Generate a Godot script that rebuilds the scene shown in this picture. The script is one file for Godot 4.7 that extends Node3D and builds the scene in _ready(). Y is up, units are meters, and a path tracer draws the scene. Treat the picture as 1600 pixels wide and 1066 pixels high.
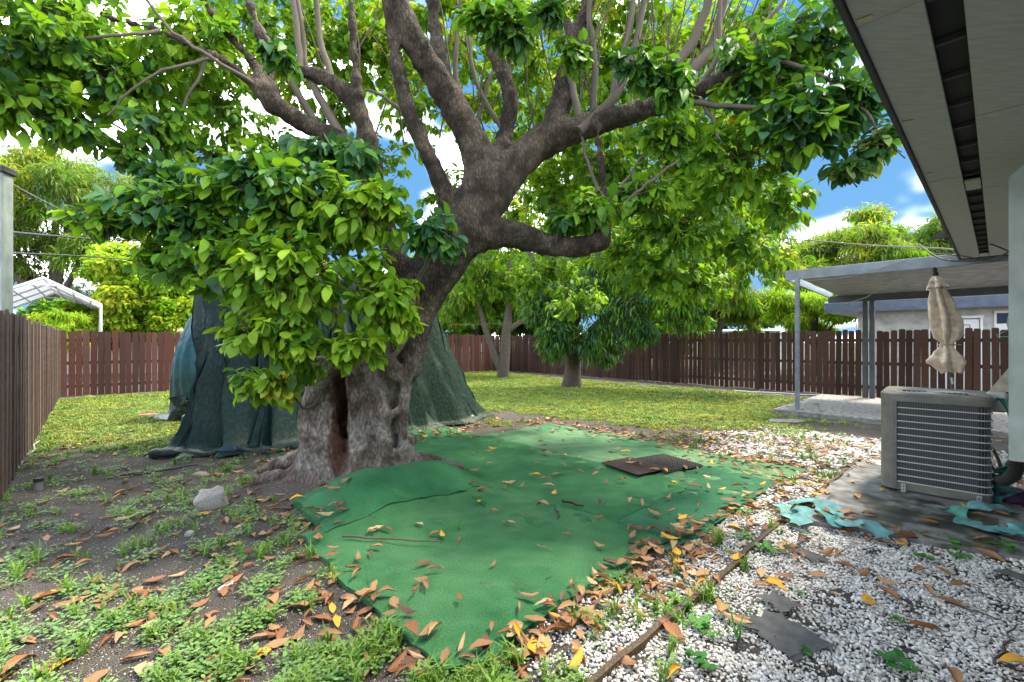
extends Node3D
# A shaded back yard under an old broad-leaved tree. x right, y up, -z away from the camera; metres.

const EYE := 1.53
const FOC := 706.0
const AX := Vector3(0.7327, 0.0, -0.6806)   # along the house wall, away
const BX := Vector3(-0.6806, 0.0, -0.7327)  # across the yard, away to the left
const YAW_FRONT := -0.8220                  # local x = -BX, local z = -AX
const YAW_SIDE := 0.7487                    # local x = AX, local z = -BX

var used := {}
var relief := FastNoiseLite.new()
var blot := FastNoiseLite.new()
var mats := {}


class MB:
	var v := PackedVector3Array()
	var n := PackedVector3Array()
	var c := PackedColorArray()
	var t := PackedInt32Array()

	func tri(a: Vector3, b: Vector3, d: Vector3, out: Vector3, col := Color.WHITE) -> void:
		var nn := (d - a).cross(b - a)
		if nn.dot(out) < 0.0:
			var k := b
			b = d
			d = k
			nn = -nn
		nn = nn.normalized()
		var i := v.size()
		v.append(a); v.append(b); v.append(d)
		n.append(nn); n.append(nn); n.append(nn)
		c.append(col); c.append(col); c.append(col)
		t.append(i); t.append(i + 1); t.append(i + 2)

	func quad(a: Vector3, b: Vector3, d: Vector3, e: Vector3, out: Vector3, col := Color.WHITE) -> void:
		tri(a, b, d, out, col)
		tri(a, d, e, out, col)

	func box(size: Vector3, at := Vector3.ZERO, basis := Basis.IDENTITY, bev := 0.004, col := Color.WHITE) -> void:
		var h := size * 0.5
		bev = minf(bev, minf(h.x, minf(h.y, h.z)) * 0.8)
		var s := [-1.0, 1.0]
		for ax in 3:
			var u := (ax + 1) % 3
			var w := (ax + 2) % 3
			for sg in s:
				var q := []
				for k in [[-1, -1], [1, -1], [1, 1], [-1, 1]]:
					var p := Vector3.ZERO
					p[ax] = sg * h[ax]
					p[u] = k[0] * (h[u] - bev)
					p[w] = k[1] * (h[w] - bev)
					q.append(at + basis * p)
				var o := Vector3.ZERO
				o[ax] = sg
				quad(q[0], q[1], q[2], q[3], basis * o, col)
			if bev > 0.0:
				for su in s:
					for sw in s:
						var a := Vector3.ZERO
						a[u] = su * h[u]; a[w] = sw * (h[w] - bev); a[ax] = -(h[ax] - bev)
						var b := Vector3.ZERO
						b[u] = su * (h[u] - bev); b[w] = sw * h[w]; b[ax] = -(h[ax] - bev)
						var a2 := a
						a2[ax] = -a[ax]
						var b2 := b
						b2[ax] = -b[ax]
						var o2 := Vector3.ZERO
						o2[u] = su; o2[w] = sw
						quad(at + basis * a, at + basis * a2, at + basis * b2, at + basis * b, basis * o2, col)
		if bev > 0.0:
			for x in s:
				for y in s:
					for z in s:
						var g := Vector3(x, y, z)
						tri(at + basis * (g * Vector3(h.x, h.y - bev, h.z - bev)), at + basis * (g * Vector3(h.x - bev, h.y, h.z - bev)), at + basis * (g * Vector3(h.x - bev, h.y - bev, h.z)), basis * g, col)

	func tube(pts: Array, rad: Array, sides := 8, col := Color.WHITE, cap := true) -> void:
		var first := v.size()
		var m := pts.size()
		var side := Vector3.ZERO
		for i in m:
			var dir: Vector3 = (pts[mini(i + 1, m - 1)] - pts[maxi(i - 1, 0)]).normalized()
			if i == 0:
				side = dir.cross(Vector3.UP if absf(dir.y) < 0.9 else Vector3.RIGHT).normalized()
			else:
				side = (side - dir * side.dot(dir)).normalized()
			var up := dir.cross(side)
			for k in sides:
				var a := TAU * k / sides
				var o := side * cos(a) + up * sin(a)
				v.append(pts[i] + o * float(rad[i]))
				n.append(o)
				c.append(col)
		for i in m - 1:
			for k in sides:
				var a := first + i * sides + k
				var b := first + i * sides + (k + 1) % sides
				var q := a + sides
				var r := b + sides
				for f in [[a, b, r], [a, r, q]]:
					if (v[f[2]] - v[f[0]]).cross(v[f[1]] - v[f[0]]).dot(n[f[0]] + n[f[1]] + n[f[2]]) < 0.0:
						t.append(f[0]); t.append(f[2]); t.append(f[1])
					else:
						t.append(f[0]); t.append(f[1]); t.append(f[2])
		if cap:
			for e in [0, m - 1]:
				var dir: Vector3 = (pts[0] - pts[1]) if e == 0 else (pts[m - 1] - pts[m - 2])
				for k in sides:
					tri(pts[e], v[first + e * sides + k], v[first + e * sides + (k + 1) % sides], dir, col)

	# a grid of points, rows x cols, smooth; out says which side is the front
	func sheet(p: PackedVector3Array, rows: int, cols: int, out: Vector3, colors: Variant = null, closed := false) -> void:
		var first := v.size()
		var flip := 0
		var acc := PackedVector3Array()
		acc.resize(p.size())
		var tt := PackedInt32Array()
		var last := cols if closed else cols - 1
		for i in rows - 1:
			for j in last:
				var a := i * cols + j
				var b := i * cols + (j + 1) % cols
				var q := a + cols
				var r := b + cols
				for f in [[a, b, r], [a, r, q]]:
					var nn: Vector3 = (p[f[2]] - p[f[0]]).cross(p[f[1]] - p[f[0]])
					acc[f[0]] += nn; acc[f[1]] += nn; acc[f[2]] += nn
					tt.append(f[0]); tt.append(f[1]); tt.append(f[2])
		var tot := 0.0
		if out == Vector3.ZERO:
			var mid := Vector3.ZERO
			for x in p:
				mid += x
			mid /= p.size()
			for i in p.size():
				tot += acc[i].dot(p[i] - mid)
		else:
			for x in acc:
				tot += x.dot(out)
		var sg := 1.0 if tot >= 0.0 else -1.0
		for i in p.size():
			v.append(p[i])
			n.append((acc[i] * sg).normalized() if acc[i].length_squared() > 1e-14 else Vector3.UP)
			c.append(Color.WHITE if colors == null else colors[i])
		for i in range(0, tt.size(), 3):
			t.append(first + tt[i])
			t.append(first + (tt[i + 1] if sg > 0 else tt[i + 2]))
			t.append(first + (tt[i + 2] if sg > 0 else tt[i + 1]))

	# extruded polygon: outline in x,y, depth along z (centred)
	func slab(outline: PackedVector2Array, depth: float, at := Transform3D.IDENTITY, col := Color.WHITE) -> void:
		var tr := Geometry2D.triangulate_polygon(outline)
		var h := depth * 0.5
		for s in [-1.0, 1.0]:
			for i in range(0, tr.size(), 3):
				var a := outline[tr[i]]
				var b := outline[tr[i + 1]]
				var d := outline[tr[i + 2]]
				tri(at * Vector3(a.x, a.y, s * h), at * Vector3(b.x, b.y, s * h), at * Vector3(d.x, d.y, s * h), at.basis * Vector3(0, 0, s), col)
		var cw := Geometry2D.is_polygon_clockwise(outline)
		for i in outline.size():
			var a := outline[i]
			var b := outline[(i + 1) % outline.size()]
			var e := b - a
			var o := Vector3(-e.y, e.x, 0) if cw else Vector3(e.y, -e.x, 0)
			quad(at * Vector3(a.x, a.y, -h), at * Vector3(b.x, b.y, -h), at * Vector3(b.x, b.y, h), at * Vector3(a.x, a.y, h), at.basis * o, col)

	func mesh() -> ArrayMesh:
		var arr := []
		arr.resize(Mesh.ARRAY_MAX)
		arr[Mesh.ARRAY_VERTEX] = v
		arr[Mesh.ARRAY_NORMAL] = n
		arr[Mesh.ARRAY_COLOR] = c
		arr[Mesh.ARRAY_INDEX] = t
		var m := ArrayMesh.new()
		m.add_surface_from_arrays(Mesh.PRIMITIVE_TRIANGLES, arr)
		return m


# ---------------------------------------------------------------- places
func gp(px: float, py: float, h := 0.0) -> Vector3:        # a spot on a level h above the ground
	var d := FOC * (EYE - h) / (py - 533.0)
	return Vector3((px - 800.0) / FOC * d, h, -d)


func at(px: float, py: float, d: float) -> Vector3:
	return Vector3((px - 800.0) / FOC * d, EYE - (py - 533.0) / FOC * d, -d)


func yard(s: float, p: float, h := 0.0) -> Vector3:        # s along the house, p across (house side positive)
	return AX * s - BX * p + Vector3(0, h, 0)


func sp(w: Vector3) -> Vector2:
	return Vector2(w.x * 0.7327 - w.z * 0.6806, w.x * 0.6806 + w.z * 0.7327)


func ground(x: float, z: float) -> float:
	var r2 := (Vector2(x, z) - Vector2(-1.85, -4.95)).length_squared()
	return relief.get_noise_2d(x, z) * 0.03 + 0.13 * exp(-r2 / 0.9)


func ss(a: float, b: float, x: float) -> float:
	return smoothstep(a, b, x)


# how much lawn / white gravel lies at a place
func lawn(x: float, z: float) -> float:
	var q := sp(Vector3(x, 0, z))
	var d := -z
	var w := blot.get_noise_2d(x * 1.3, z * 1.3)
	var left := ss(5.6, 7.2, d + w * 2.0) * ss(-3.3, -4.4, x + w * 1.2) * ss(-17.1, -16.6, q.y)
	var back := ss(-0.2, 0.9, d - (8.7 - 0.5 * x) + w * 1.6) * ss(14.6, 13.2, q.x + w * 1.2) * ss(-2.9, -3.6, q.y + w) * ss(-2.0, -1.0, x + w)
	back = maxf(back, ss(7.6, 8.4, q.x + w) * ss(-1.7, -2.4, q.y + w * 0.8) * ss(10.5, 9.7, q.x) * 0.8)
	var behind := ss(10.0, 11.0, d) * ss(14.9, 14.0, q.x) * ss(-3.0, -1.5, -absf(x + 3.0) + 2.0)
	return clampf(maxf(maxf(left, back), behind), 0.0, 1.0)


func gravel(x: float, z: float) -> float:
	var q := sp(Vector3(x, 0, z))
	var w := blot.get_noise_2d(x * 2.1 + 40.0, z * 2.1)
	var near := ss(-1.28, -1.1, q.y + w * 0.05) * ss(9.5, 8.6, q.x)
	var strip := ss(-1.85, -1.5, q.y + w * 0.25) * ss(-1.0, -1.1, q.y) * ss(1.3, 1.9, q.x + w * 0.5) * ss(7.0, 5.0, q.x) * 0.85
	var far := ss(6.2, 6.7, q.x + w * 0.6) * ss(9.4, 8.2, q.x + w) * ss(-3.4, -2.3, q.y + w * 0.8) * 0.75
	return clampf(maxf(near, maxf(strip, far)), 0.0, 1.0)


# ---------------------------------------------------------------- objects
func numbered(called: String) -> String:
	var k: int = used.get(called, 0)
	used[called] = k + 1
	return called if k == 0 else "%s_%03d" % [called, k]


func tag(o: Node, label := "", category := "", group := "", kind := "") -> Node:
	if label: o.set_meta("label", label)
	if category: o.set_meta("category", category)
	if group: o.set_meta("group", group)
	if kind: o.set_meta("kind", kind)
	return o


func thing(called: String, label: String, category: String, where := Vector3.ZERO, yaw := 0.0, group := "") -> Node3D:
	var o := Node3D.new()
	o.name = numbered(called)
	add_child(o, true)
	o.position = where
	o.rotation.y = yaw
	tag(o, label, category, group)
	return o


func obj(called: String, m: Mesh, material: Material, parent: Node = null) -> MeshInstance3D:
	var o := MeshInstance3D.new()
	o.mesh = m
	o.material_override = null
	for k in m.get_surface_count():
		o.set_surface_override_material(k, material)
	o.name = numbered(called) if parent == null else called
	(self if parent == null else parent).add_child(o, true)
	return o


func put(called: String, mb: MB, material: Material, parent: Node = null) -> MeshInstance3D:
	return obj(called, mb.mesh(), material, parent)


func setting(called: String, mb: MB, material: Material, label := "", kind := "structure") -> MeshInstance3D:
	var o := put(called, mb, material)
	tag(o, label, "", "", kind)
	return o


func many(called: String, m: Mesh, material: Material, where: Array, tints: Array, label: String) -> MultiMeshInstance3D:
	var mm := MultiMesh.new()
	mm.transform_format = MultiMesh.TRANSFORM_3D
	mm.use_colors = true
	mm.mesh = m
	mm.instance_count = where.size()
	for i in where.size():
		mm.set_instance_transform(i, where[i])
		mm.set_instance_color(i, tints[i])
	var o := MultiMeshInstance3D.new()
	o.multimesh = mm
	o.material_override = material
	o.name = numbered(called)
	add_child(o, true)
	tag(o, label, "", "", "stuff")
	return o


# ---------------------------------------------------------------- materials
func grain(size: int, seed_: int, freq: float, oct: int, lo: float, hi: float, gamma := 1.0, kind := FastNoiseLite.TYPE_SIMPLEX_SMOOTH, crack := false) -> ImageTexture:
	var f := FastNoiseLite.new()
	f.noise_type = kind
	f.seed = seed_
	f.frequency = freq
	f.fractal_octaves = oct
	if kind == FastNoiseLite.TYPE_CELLULAR:
		f.cellular_return_type = FastNoiseLite.RETURN_DISTANCE2_SUB if crack else FastNoiseLite.RETURN_DISTANCE
	if crack:
		f.domain_warp_enabled = true
		f.domain_warp_amplitude = 14.0
		f.domain_warp_frequency = 0.03
	var im := f.get_seamless_image(size, size, false, false, 0.15, true)
	im.convert(Image.FORMAT_L8)
	var b := im.get_data()
	var lut := PackedByteArray()
	for i in 256:
		lut.append(int(clampf(lo + (hi - lo) * pow(i / 255.0, gamma), 0.0, 1.0) * 255.0))
	for i in b.size():
		b[i] = lut[b[i]]
	return ImageTexture.create_from_image(Image.create_from_data(size, size, false, Image.FORMAT_L8, b))


func mat(called: String, col: Color, rough := 0.8, tex: Texture2D = null, scale := Vector3.ONE, bump: Texture2D = null, deep := 0.5, world := true) -> StandardMaterial3D:
	var m := StandardMaterial3D.new()
	m.resource_name = called
	m.albedo_color = col.linear_to_srgb()
	m.roughness = rough
	m.vertex_color_use_as_albedo = true
	if tex:
		m.albedo_texture = tex
	if bump:
		m.heightmap_enabled = true
		m.heightmap_texture = bump
		m.heightmap_scale = deep
	if tex or bump:
		m.uv1_triplanar = true
		m.uv1_world_triplanar = world
		m.uv1_triplanar_sharpness = 4.0
		m.uv1_scale = scale
	mats[called] = m
	return m


func lin(r: float, g: float, b: float) -> Color:
	return Color(r, g, b)


func _ready() -> void:
	# camera
	var cam := Camera3D.new()
	cam.name = "camera"
	cam.position = Vector3(0, EYE, 0)
	cam.fov = 74.1
	cam.near = 0.05
	cam.far = 700.0
	add_child(cam)
	cam.current = true
	# sky, air, exposure
	var env := Environment.new()
	env.background_mode = Environment.BG_SKY
	env.sky = Sky.new()
	env.sky.sky_material = sky_air()
	env.background_energy_multiplier = 1.0
	env.tonemap_mode = Environment.TONE_MAPPER_LINEAR
	env.tonemap_exposure = 6.2
	env.sky_rotation = Vector3(0, 3.3, 0)
	env.sdfgi_enabled = true
	env.ssao_enabled = true
	env.ssil_enabled = true
	var we := WorldEnvironment.new()
	we.name = "world_environment"
	we.environment = env
	add_child(we)
	# sun
	var sun := DirectionalLight3D.new()
	sun.name = "sun"
	sun.light_energy = 0.5
	sun.light_color = Color(1.0, 0.95, 0.86)
	sun.light_angular_distance = 10.0
	sun.shadow_enabled = true
	add_child(sun)
	sun.look_at_from_position(Vector3(0.42, 0.86, -0.22) * 50.0, Vector3.ZERO)

	relief.seed = 3
	relief.frequency = 0.9
	relief.fractal_octaves = 3
	blot.seed = 11
	blot.frequency = 0.45
	blot.fractal_octaves = 3
	make_materials()
	terrain()
	fences()
	house()
	patio()
	neighbours()
	big_tree()
	mango_trees()
	far_trees()
	tarps()
	carpets()
	condenser()
	umbrella()
	small_things()
	plants()
	litter()


func sky_air() -> PanoramaSkyMaterial:
	var w := 1024
	var h := 512
	var f := FastNoiseLite.new()
	f.seed = 21
	f.frequency = 1.0
	f.fractal_octaves = 5
	var px := PackedFloat32Array()
	px.resize(w * h * 3)
	var k := 0
	for j in h:
		var el := PI * (0.5 - (j + 0.5) / h)
		var y := sin(el)
		var t := pow(1.0 - maxf(y, 0.0), 3.0)
		var blue := Vector3(0.022, 0.07, 0.143).lerp(Vector3(0.05, 0.1, 0.165), t)
		for i in w:
			var col := Vector3(0.16, 0.17, 0.13)
			if y > 0.0:
				var az := TAU * (i + 0.5) / w
				var flat := 1.0 / (y + 0.22)
				var n := f.get_noise_3d(cos(az) * cos(el) * flat * 1.1 + 7.0, 3.0 + y, sin(az) * cos(el) * flat * 1.1 + 2.0)
				var cover := smoothstep(-0.08, 0.3, n)
				col = blue.lerp(Vector3(1.7, 1.73, 1.78) * (0.8 + 0.6 * n), cover * 0.95)
			px[k] = col.x
			px[k + 1] = col.y
			px[k + 2] = col.z
			k += 3
	var im := Image.create_from_data(w, h, false, Image.FORMAT_RGBF, px.to_byte_array())
	var m := PanoramaSkyMaterial.new()
	m.panorama = ImageTexture.create_from_image(im)
	return m


func make_materials() -> void:
	var fine := grain(512, 5, 0.06, 4, 0.55, 1.0)
	var speck := grain(512, 6, 0.11, 4, 0.05, 1.0, 1.0)
	var wide := grain(512, 7, 0.012, 5, 0.7, 1.0)
	var streak := grain(512, 8, 0.03, 4, 0.5, 1.0)
	var bark := grain(512, 9, 0.035, 3, 0.38, 1.0, 0.45, FastNoiseLite.TYPE_CELLULAR, true)
	var bark_bump := grain(512, 9, 0.035, 3, 0.0, 1.0, 0.5, FastNoiseLite.TYPE_CELLULAR, true)
	var crinkle := grain(512, 12, 0.03, 4, 0.0, 1.0, 1.0, FastNoiseLite.TYPE_CELLULAR)
	var fluff := grain(512, 13, 0.22, 2, 0.0, 1.0)
	mat("soil", Color.WHITE, 0.95, speck, Vector3(1.9, 1.9, 1.9), fluff, 1.6)
	mat("turf", Color.WHITE, 0.95, grain(512, 14, 0.07, 6, 0.66, 1.0, 0.9), Vector3(1.7, 1.7, 1.7), fluff, 0.2)
	mat("picket", Color.WHITE, 0.85, streak, Vector3(9, 0.55, 9), streak, 0.25)
	mat("bark", Color.WHITE, 0.95, bark, Vector3(1.7, 0.8, 1.7), bark_bump, 2.4)
	mat("foot", Color.WHITE, 0.92, grain(512, 19, 0.022, 6, 0.45, 1.0), Vector3(2.2, 1.3, 2.2), grain(512, 20, 0.022, 6, 0.0, 1.0), 1.6)
	mat("twig", Color.WHITE, 0.9, fine, Vector3(6, 2, 6))
	for k in ["leaf", "dull_leaf"]:
		var m := mat(k, Color.WHITE, 0.5 if k == "leaf" else 0.6)
		m.metallic_specular = 0.38 if k == "leaf" else 0.3
		m.backlight_enabled = true
		m.backlight = Color(0.95, 0.95, 0.7)
	var g := mat("blade", Color.WHITE, 0.6)
	g.backlight_enabled = true
	g.backlight = Color(0.7, 0.7, 0.5)
	mat("dry", Color.WHITE, 0.7)
	mat("pebble", Color.WHITE, 0.65)
	mat("concrete", lin(0.42, 0.41, 0.39), 0.8, grain(512, 15, 0.02, 6, 0.45, 1.0, 0.8), Vector3(0.9, 0.9, 0.9), fluff, 0.12)
	mat("wet_concrete", Color.WHITE, 0.5, grain(512, 16, 0.012, 6, 0.5, 1.0, 1.1), Vector3(0.8, 0.8, 0.8), fluff, 0.1)
	mat("ply", lin(0.46, 0.465, 0.47), 0.75, grain(512, 17, 0.02, 5, 0.86, 1.0), Vector3(0.5, 4.0, 4.0))
	mat("dark_paint", lin(0.03, 0.032, 0.035), 0.6)
	mat("fascia", lin(0.07, 0.072, 0.08), 0.6, wide, Vector3(0.6, 0.6, 0.6))
	mat("screen", lin(0.012, 0.012, 0.012), 0.8)
	mat("pale_green", lin(0.48, 0.56, 0.52), 0.6, wide, Vector3(0.8, 0.4, 0.8))
	mat("stucco", lin(0.6, 0.6, 0.57), 0.85, wide, Vector3(0.5, 0.5, 0.5), fluff, 0.15)
	mat("blue_grey", lin(0.27, 0.31, 0.37), 0.5, wide, Vector3(0.6, 0.6, 0.6))
	mat("grey_beam", lin(0.09, 0.1, 0.115), 0.55, wide, Vector3(0.6, 0.6, 0.6))
	mat("pan_grey", lin(0.5, 0.5, 0.51), 0.5, wide, Vector3(0.5, 0.5, 0.5))
	mat("white_paint", lin(0.7, 0.71, 0.72), 0.5)
	mat("glass_dark", lin(0.03, 0.05, 0.08), 0.1)
	mat("tarp", Color.WHITE, 0.48, grain(512, 18, 0.02, 5, 0.5, 1.0), Vector3(1.6, 0.9, 1.6), crinkle, 0.8).metallic_specular = 0.35
	mat("cover", Color.WHITE, 0.4, wide, Vector3(0.7, 0.7, 0.7), crinkle, 0.7)
	mat("fabric", Color.WHITE, 0.85, wide, Vector3(1.5, 1.5, 1.5), fluff, 0.1)
	mat("metal_beige", lin(0.2, 0.195, 0.17), 0.5, wide, Vector3(1, 1, 1))
	mat("metal_bar", lin(0.5, 0.49, 0.46), 0.45)
	mat("dark_coil", lin(0.035, 0.038, 0.044), 0.6)
	mat("coil_fin", lin(0.14, 0.15, 0.165), 0.45)
	mat("galvanised", lin(0.4, 0.41, 0.42), 0.4).metallic = 0.6
	var tent := mat("tent", Color.WHITE, 0.7)
	tent.backlight_enabled = true
	tent.backlight = Color(1.0, 1.0, 1.0)
	mat("rubber", lin(0.014, 0.013, 0.015), 0.7)
	mat("brown_mat", lin(0.16, 0.08, 0.055), 0.9, speck, Vector3(3, 3, 3))
	mat("plain", Color.WHITE, 0.6)
	mat("wire_black", lin(0.012, 0.012, 0.013), 0.6)
	mat("wire_grey", lin(0.14, 0.13, 0.12), 0.7)
	mat("old_wood", lin(0.14, 0.1, 0.065), 0.9, streak, Vector3(3, 3, 3), streak, 0.5)
	mat("stone", lin(0.6, 0.58, 0.53), 0.9, fine, Vector3(3, 3, 3), fluff, 0.5)


func terrain() -> void:
	var xs := PackedFloat32Array([-260, -120, -60, -35, -24])
	var x := -15.0
	while x <= 15.0:
		xs.append(x)
		x += 0.14
	xs.append_array(PackedFloat32Array([18, 24, 35, 60, 120, 260]))
	var zs := PackedFloat32Array([-400, -200, -100, -60, -42, -34, -29])
	var z := -25.0
	while z <= 1.5:
		zs.append(z)
		z += 0.14
	zs.append_array(PackedFloat32Array([3, 8, 20, 60, 160]))
	var p := PackedVector3Array()
	var c := PackedColorArray()
	var tone := FastNoiseLite.new()
	tone.seed = 30
	tone.frequency = 1.6
	tone.fractal_octaves = 4
	for zz in zs:
		for xx in xs:
			p.append(Vector3(xx, ground(xx, zz), zz))
			var t := tone.get_noise_2d(xx, zz)
			var base := Vector3(0.3, 0.27, 0.245).lerp(Vector3(0.52, 0.43, 0.35), clampf(0.5 + t * 0.9, 0, 1))
			base = base.lerp(Vector3(0.27, 0.28, 0.065), lawn(xx, zz) * 0.9)
			base = base.lerp(Vector3(0.3, 0.29, 0.28), gravel(xx, zz) * 0.7)
			var far := maxf(absf(xx) - 15.0, -zz - 25.0)
			if far > 0.0:
				base = base.lerp(Vector3(0.16, 0.17, 0.07), clampf(far / 6.0, 0, 1))
			c.append(Color(base.x, base.y, base.z))
	var mb := MB.new()
	mb.sheet(p, zs.size(), xs.size(), Vector3.UP, c)
	setting("ground", mb, mats.soil, "dark sandy yard soil with worn grass, running on past the fences")
	# walkway slabs by the house
	var parts := [[4.39, 5.02, -1.2, 0.12, 0.035], [5.035, 6.9, -1.18, 0.02, 0.045]]
	for a in parts:
		var q := MB.new()
		var jag := PackedVector2Array()
		var rng := RandomNumberGenerator.new()
		rng.seed = 4 + int(a[0] * 10)
		var steps := 16
		for i in steps + 1:
			jag.append(Vector2(lerpf(a[0], a[1], float(i) / steps), a[2] + rng.randf_range(-0.014, 0.014)))
		for i in steps + 1:
			jag.append(Vector2(a[1] + rng.randf_range(-0.008, 0.008), lerpf(a[2] + 0.02, a[3], float(i) / steps)))
		jag.append(Vector2(a[0] + (0.33 if a[0] < 4.5 else 0.02), a[3] + 0.3))
		jag.append(Vector2(a[0] + (0.31 if a[0] < 4.5 else 0.0), a[3] + 0.28))
		for i in steps:
			jag.append(Vector2(a[0] + (0.31 * (1.0 - float(i) / steps) if a[0] < 4.5 else 0.0) + rng.randf_range(-0.02, 0.02), lerpf(a[3] - 0.01, a[2] + 0.03, float(i) / steps)))
		q.slab(jag, 0.16, Transform3D(Basis(AX, -BX, AX.cross(-BX)), Vector3(0, a[4] - 0.08, 0)))
		q.c.fill(lin(0.3, 0.3, 0.3))
		setting("walkway_slab", q, mats.wet_concrete, "damp stained concrete slab of the walkway along the house")
	# damp, mossy film where the condenser drips
	var p2 := PackedVector3Array()
	var c2 := PackedColorArray()
	for i in 61:
		for j in 61:
			var u := lerpf(4.42, 5.02, i / 60.0) if i < 31 else lerpf(5.04, 6.0, (i - 31) / 29.0)
			u = 4.42 + 0.25 + (i / 60.0) * 1.35
			var w := yard(u, lerpf(-1.1, 0.0, j / 60.0))
			var n := tone.get_noise_2d(w.x * 1.3, w.z * 1.3)
			var wet := ss(-0.12, 0.2, n + 0.42 - 0.75 * absf(u - 5.0) - 0.5 * absf(lerpf(-1.1, 0.0, j / 60.0) + 0.38))
			p2.append(Vector3(w.x, 0.0495 if u > 5.027 else 0.0395, w.z))
			var g := Vector3(0.3, 0.3, 0.3).lerp(Vector3(0.055, 0.055, 0.048), wet).lerp(Vector3(0.2, 0.19, 0.07), wet * ss(0.1, 0.5, tone.get_noise_2d(w.x * 3.0 + 7.0, w.z * 3.0)))
			c2.append(Color(g.x, g.y, g.z))
	var film := MB.new()
	film.sheet(p2, 61, 61, Vector3.UP, c2)
	setting("walkway_damp_patch", film, mats.wet_concrete, "dark wet stain on the walkway slab before the air conditioner")
	# patio slab
	var ps := MB.new()
	ps.box(Vector3(5.4, 0.16, 3.9), yard(12.5, -0.55, 0.02), Basis(-BX, Vector3.UP, -AX), 0.012)
	setting("patio_slab", ps, mats.concrete, "pale concrete slab under the patio roof")


# ---------------------------------------------------------------- fences
func picket_mesh(h: float, w: float, ears: float, rng: RandomNumberGenerator) -> ArrayMesh:
	var mb := MB.new()
	var o := PackedVector2Array()
	var half := w * 0.5
	o.append(Vector2(-half, 0.02 + rng.randf_range(-0.015, 0.015)))
	o.append(Vector2(-half + rng.randf_range(-0.002, 0.002), h * 0.5))
	o.append(Vector2(-half, h - ears))
	o.append(Vector2(-half + ears * 0.45, h - ears * 0.25))
	o.append(Vector2(-half + ears * 0.95, h))
	o.append(Vector2(half - ears * 0.95, h + rng.randf_range(-0.004, 0.004)))
	o.append(Vector2(half - ears * 0.45, h - ears * 0.25))
	o.append(Vector2(half, h - ears))
	o.append(Vector2(half + rng.randf_range(-0.002, 0.002), h * 0.5))
	o.append(Vector2(half, 0.02))
	mb.slab(o, 0.018)
	return mb.mesh()


func fence(label: String, from: Vector3, yaw: float, length: float, tones: Array, ears: float, gap: Callable, seed_: int, height := 1.83, boxed := 0.0) -> void:
	var rng := RandomNumberGenerator.new()
	rng.seed = seed_
	var t := thing("wooden_fence", label, "fence", from, yaw, "wooden fences round the yard")
	var shapes := []
	for k in 7:
		shapes.append(picket_mesh(height + rng.randf_range(-0.02, 0.02), 0.138, ears, rng))
	var skins := []
	for c in tones:
		var m: StandardMaterial3D = mats.picket.duplicate()
		m.albedo_color = Color(c[0], c[1], c[2]).linear_to_srgb()
		skins.append(m)
	var x := 0.0
	var odd := false
	while x < length:
		odd = not odd
		var o := obj("picket", shapes[rng.randi() % shapes.size()], skins[rng.randi() % skins.size()], t)
		var w := from + Basis(Vector3.UP, yaw) * Vector3(x, 0, 0)
		o.position = Vector3(x + 0.069, ground(w.x, w.z) - 0.01 + (rng.randf_range(-0.03, 0.02) if boxed > 0.0 else 0.0), rng.randf_range(-0.004, 0.004) - (boxed if odd else 0.0))
		o.rotation = Vector3(rng.randf_range(-0.006, 0.006), rng.randf_range(-0.04, 0.04), rng.randf_range(-0.009, 0.009))
		o.scale = Vector3(rng.randf_range(0.88, 1.06), rng.randf_range(0.99, 1.008), 1.0)
		x += 0.138 + float(gap.call(x, rng))
	for y in [0.28, 0.92, 1.55]:
		var r := MB.new()
		r.box(Vector3(length, 0.088, 0.036), Vector3(length * 0.5, y, -0.031))
		put("rail", r, skins[0], t)
	var px := 0.05
	while px < length + 0.1:
		var q := MB.new()
		q.box(Vector3(0.09, height - 0.06, 0.09), Vector3(minf(px, length - 0.05), (height - 0.06) * 0.5, -0.098))
		put("post", q, skins[0], t)
		px += 2.4


func fences() -> void:
	var corner := Vector3(-12.3, 0, -12.3)
	var far := Vector3(-0.456, 0, -23.3)
	var brown := [[0.108, 0.043, 0.027], [0.09, 0.035, 0.023], [0.13, 0.054, 0.034], [0.07, 0.029, 0.02], [0.15, 0.07, 0.046], [0.12, 0.06, 0.035]]
	var red := [[0.125, 0.033, 0.021], [0.105, 0.028, 0.018], [0.145, 0.043, 0.027], [0.08, 0.025, 0.017], [0.165, 0.068, 0.046]]
	var grey := [[0.2, 0.125, 0.1], [0.17, 0.105, 0.085], [0.235, 0.155, 0.125], [0.13, 0.08, 0.066], [0.28, 0.195, 0.16]]
	fence("weathered grey-brown picket fence running along the left side of the yard", corner - BX * 11.7, PI + YAW_FRONT, 11.62, grey, 0.012, func(_x, r): return r.randf_range(0.0, 0.03), 41, 1.84, 0.062)
	fence("reddish-brown board fence across the back behind the green tarpaulins", corner, YAW_SIDE, 16.15, red, 0.03, func(_x, r): return r.randf_range(0.003, 0.02), 42)
	fence("dark brown dog-eared fence at the right behind the patio posts", far + -BX * 0.12, YAW_FRONT, 18.6, brown, 0.032, func(x, r): return r.randf_range(0.002, 0.009) if x < 9.5 else r.randf_range(0.006, 0.024), 43)


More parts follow.
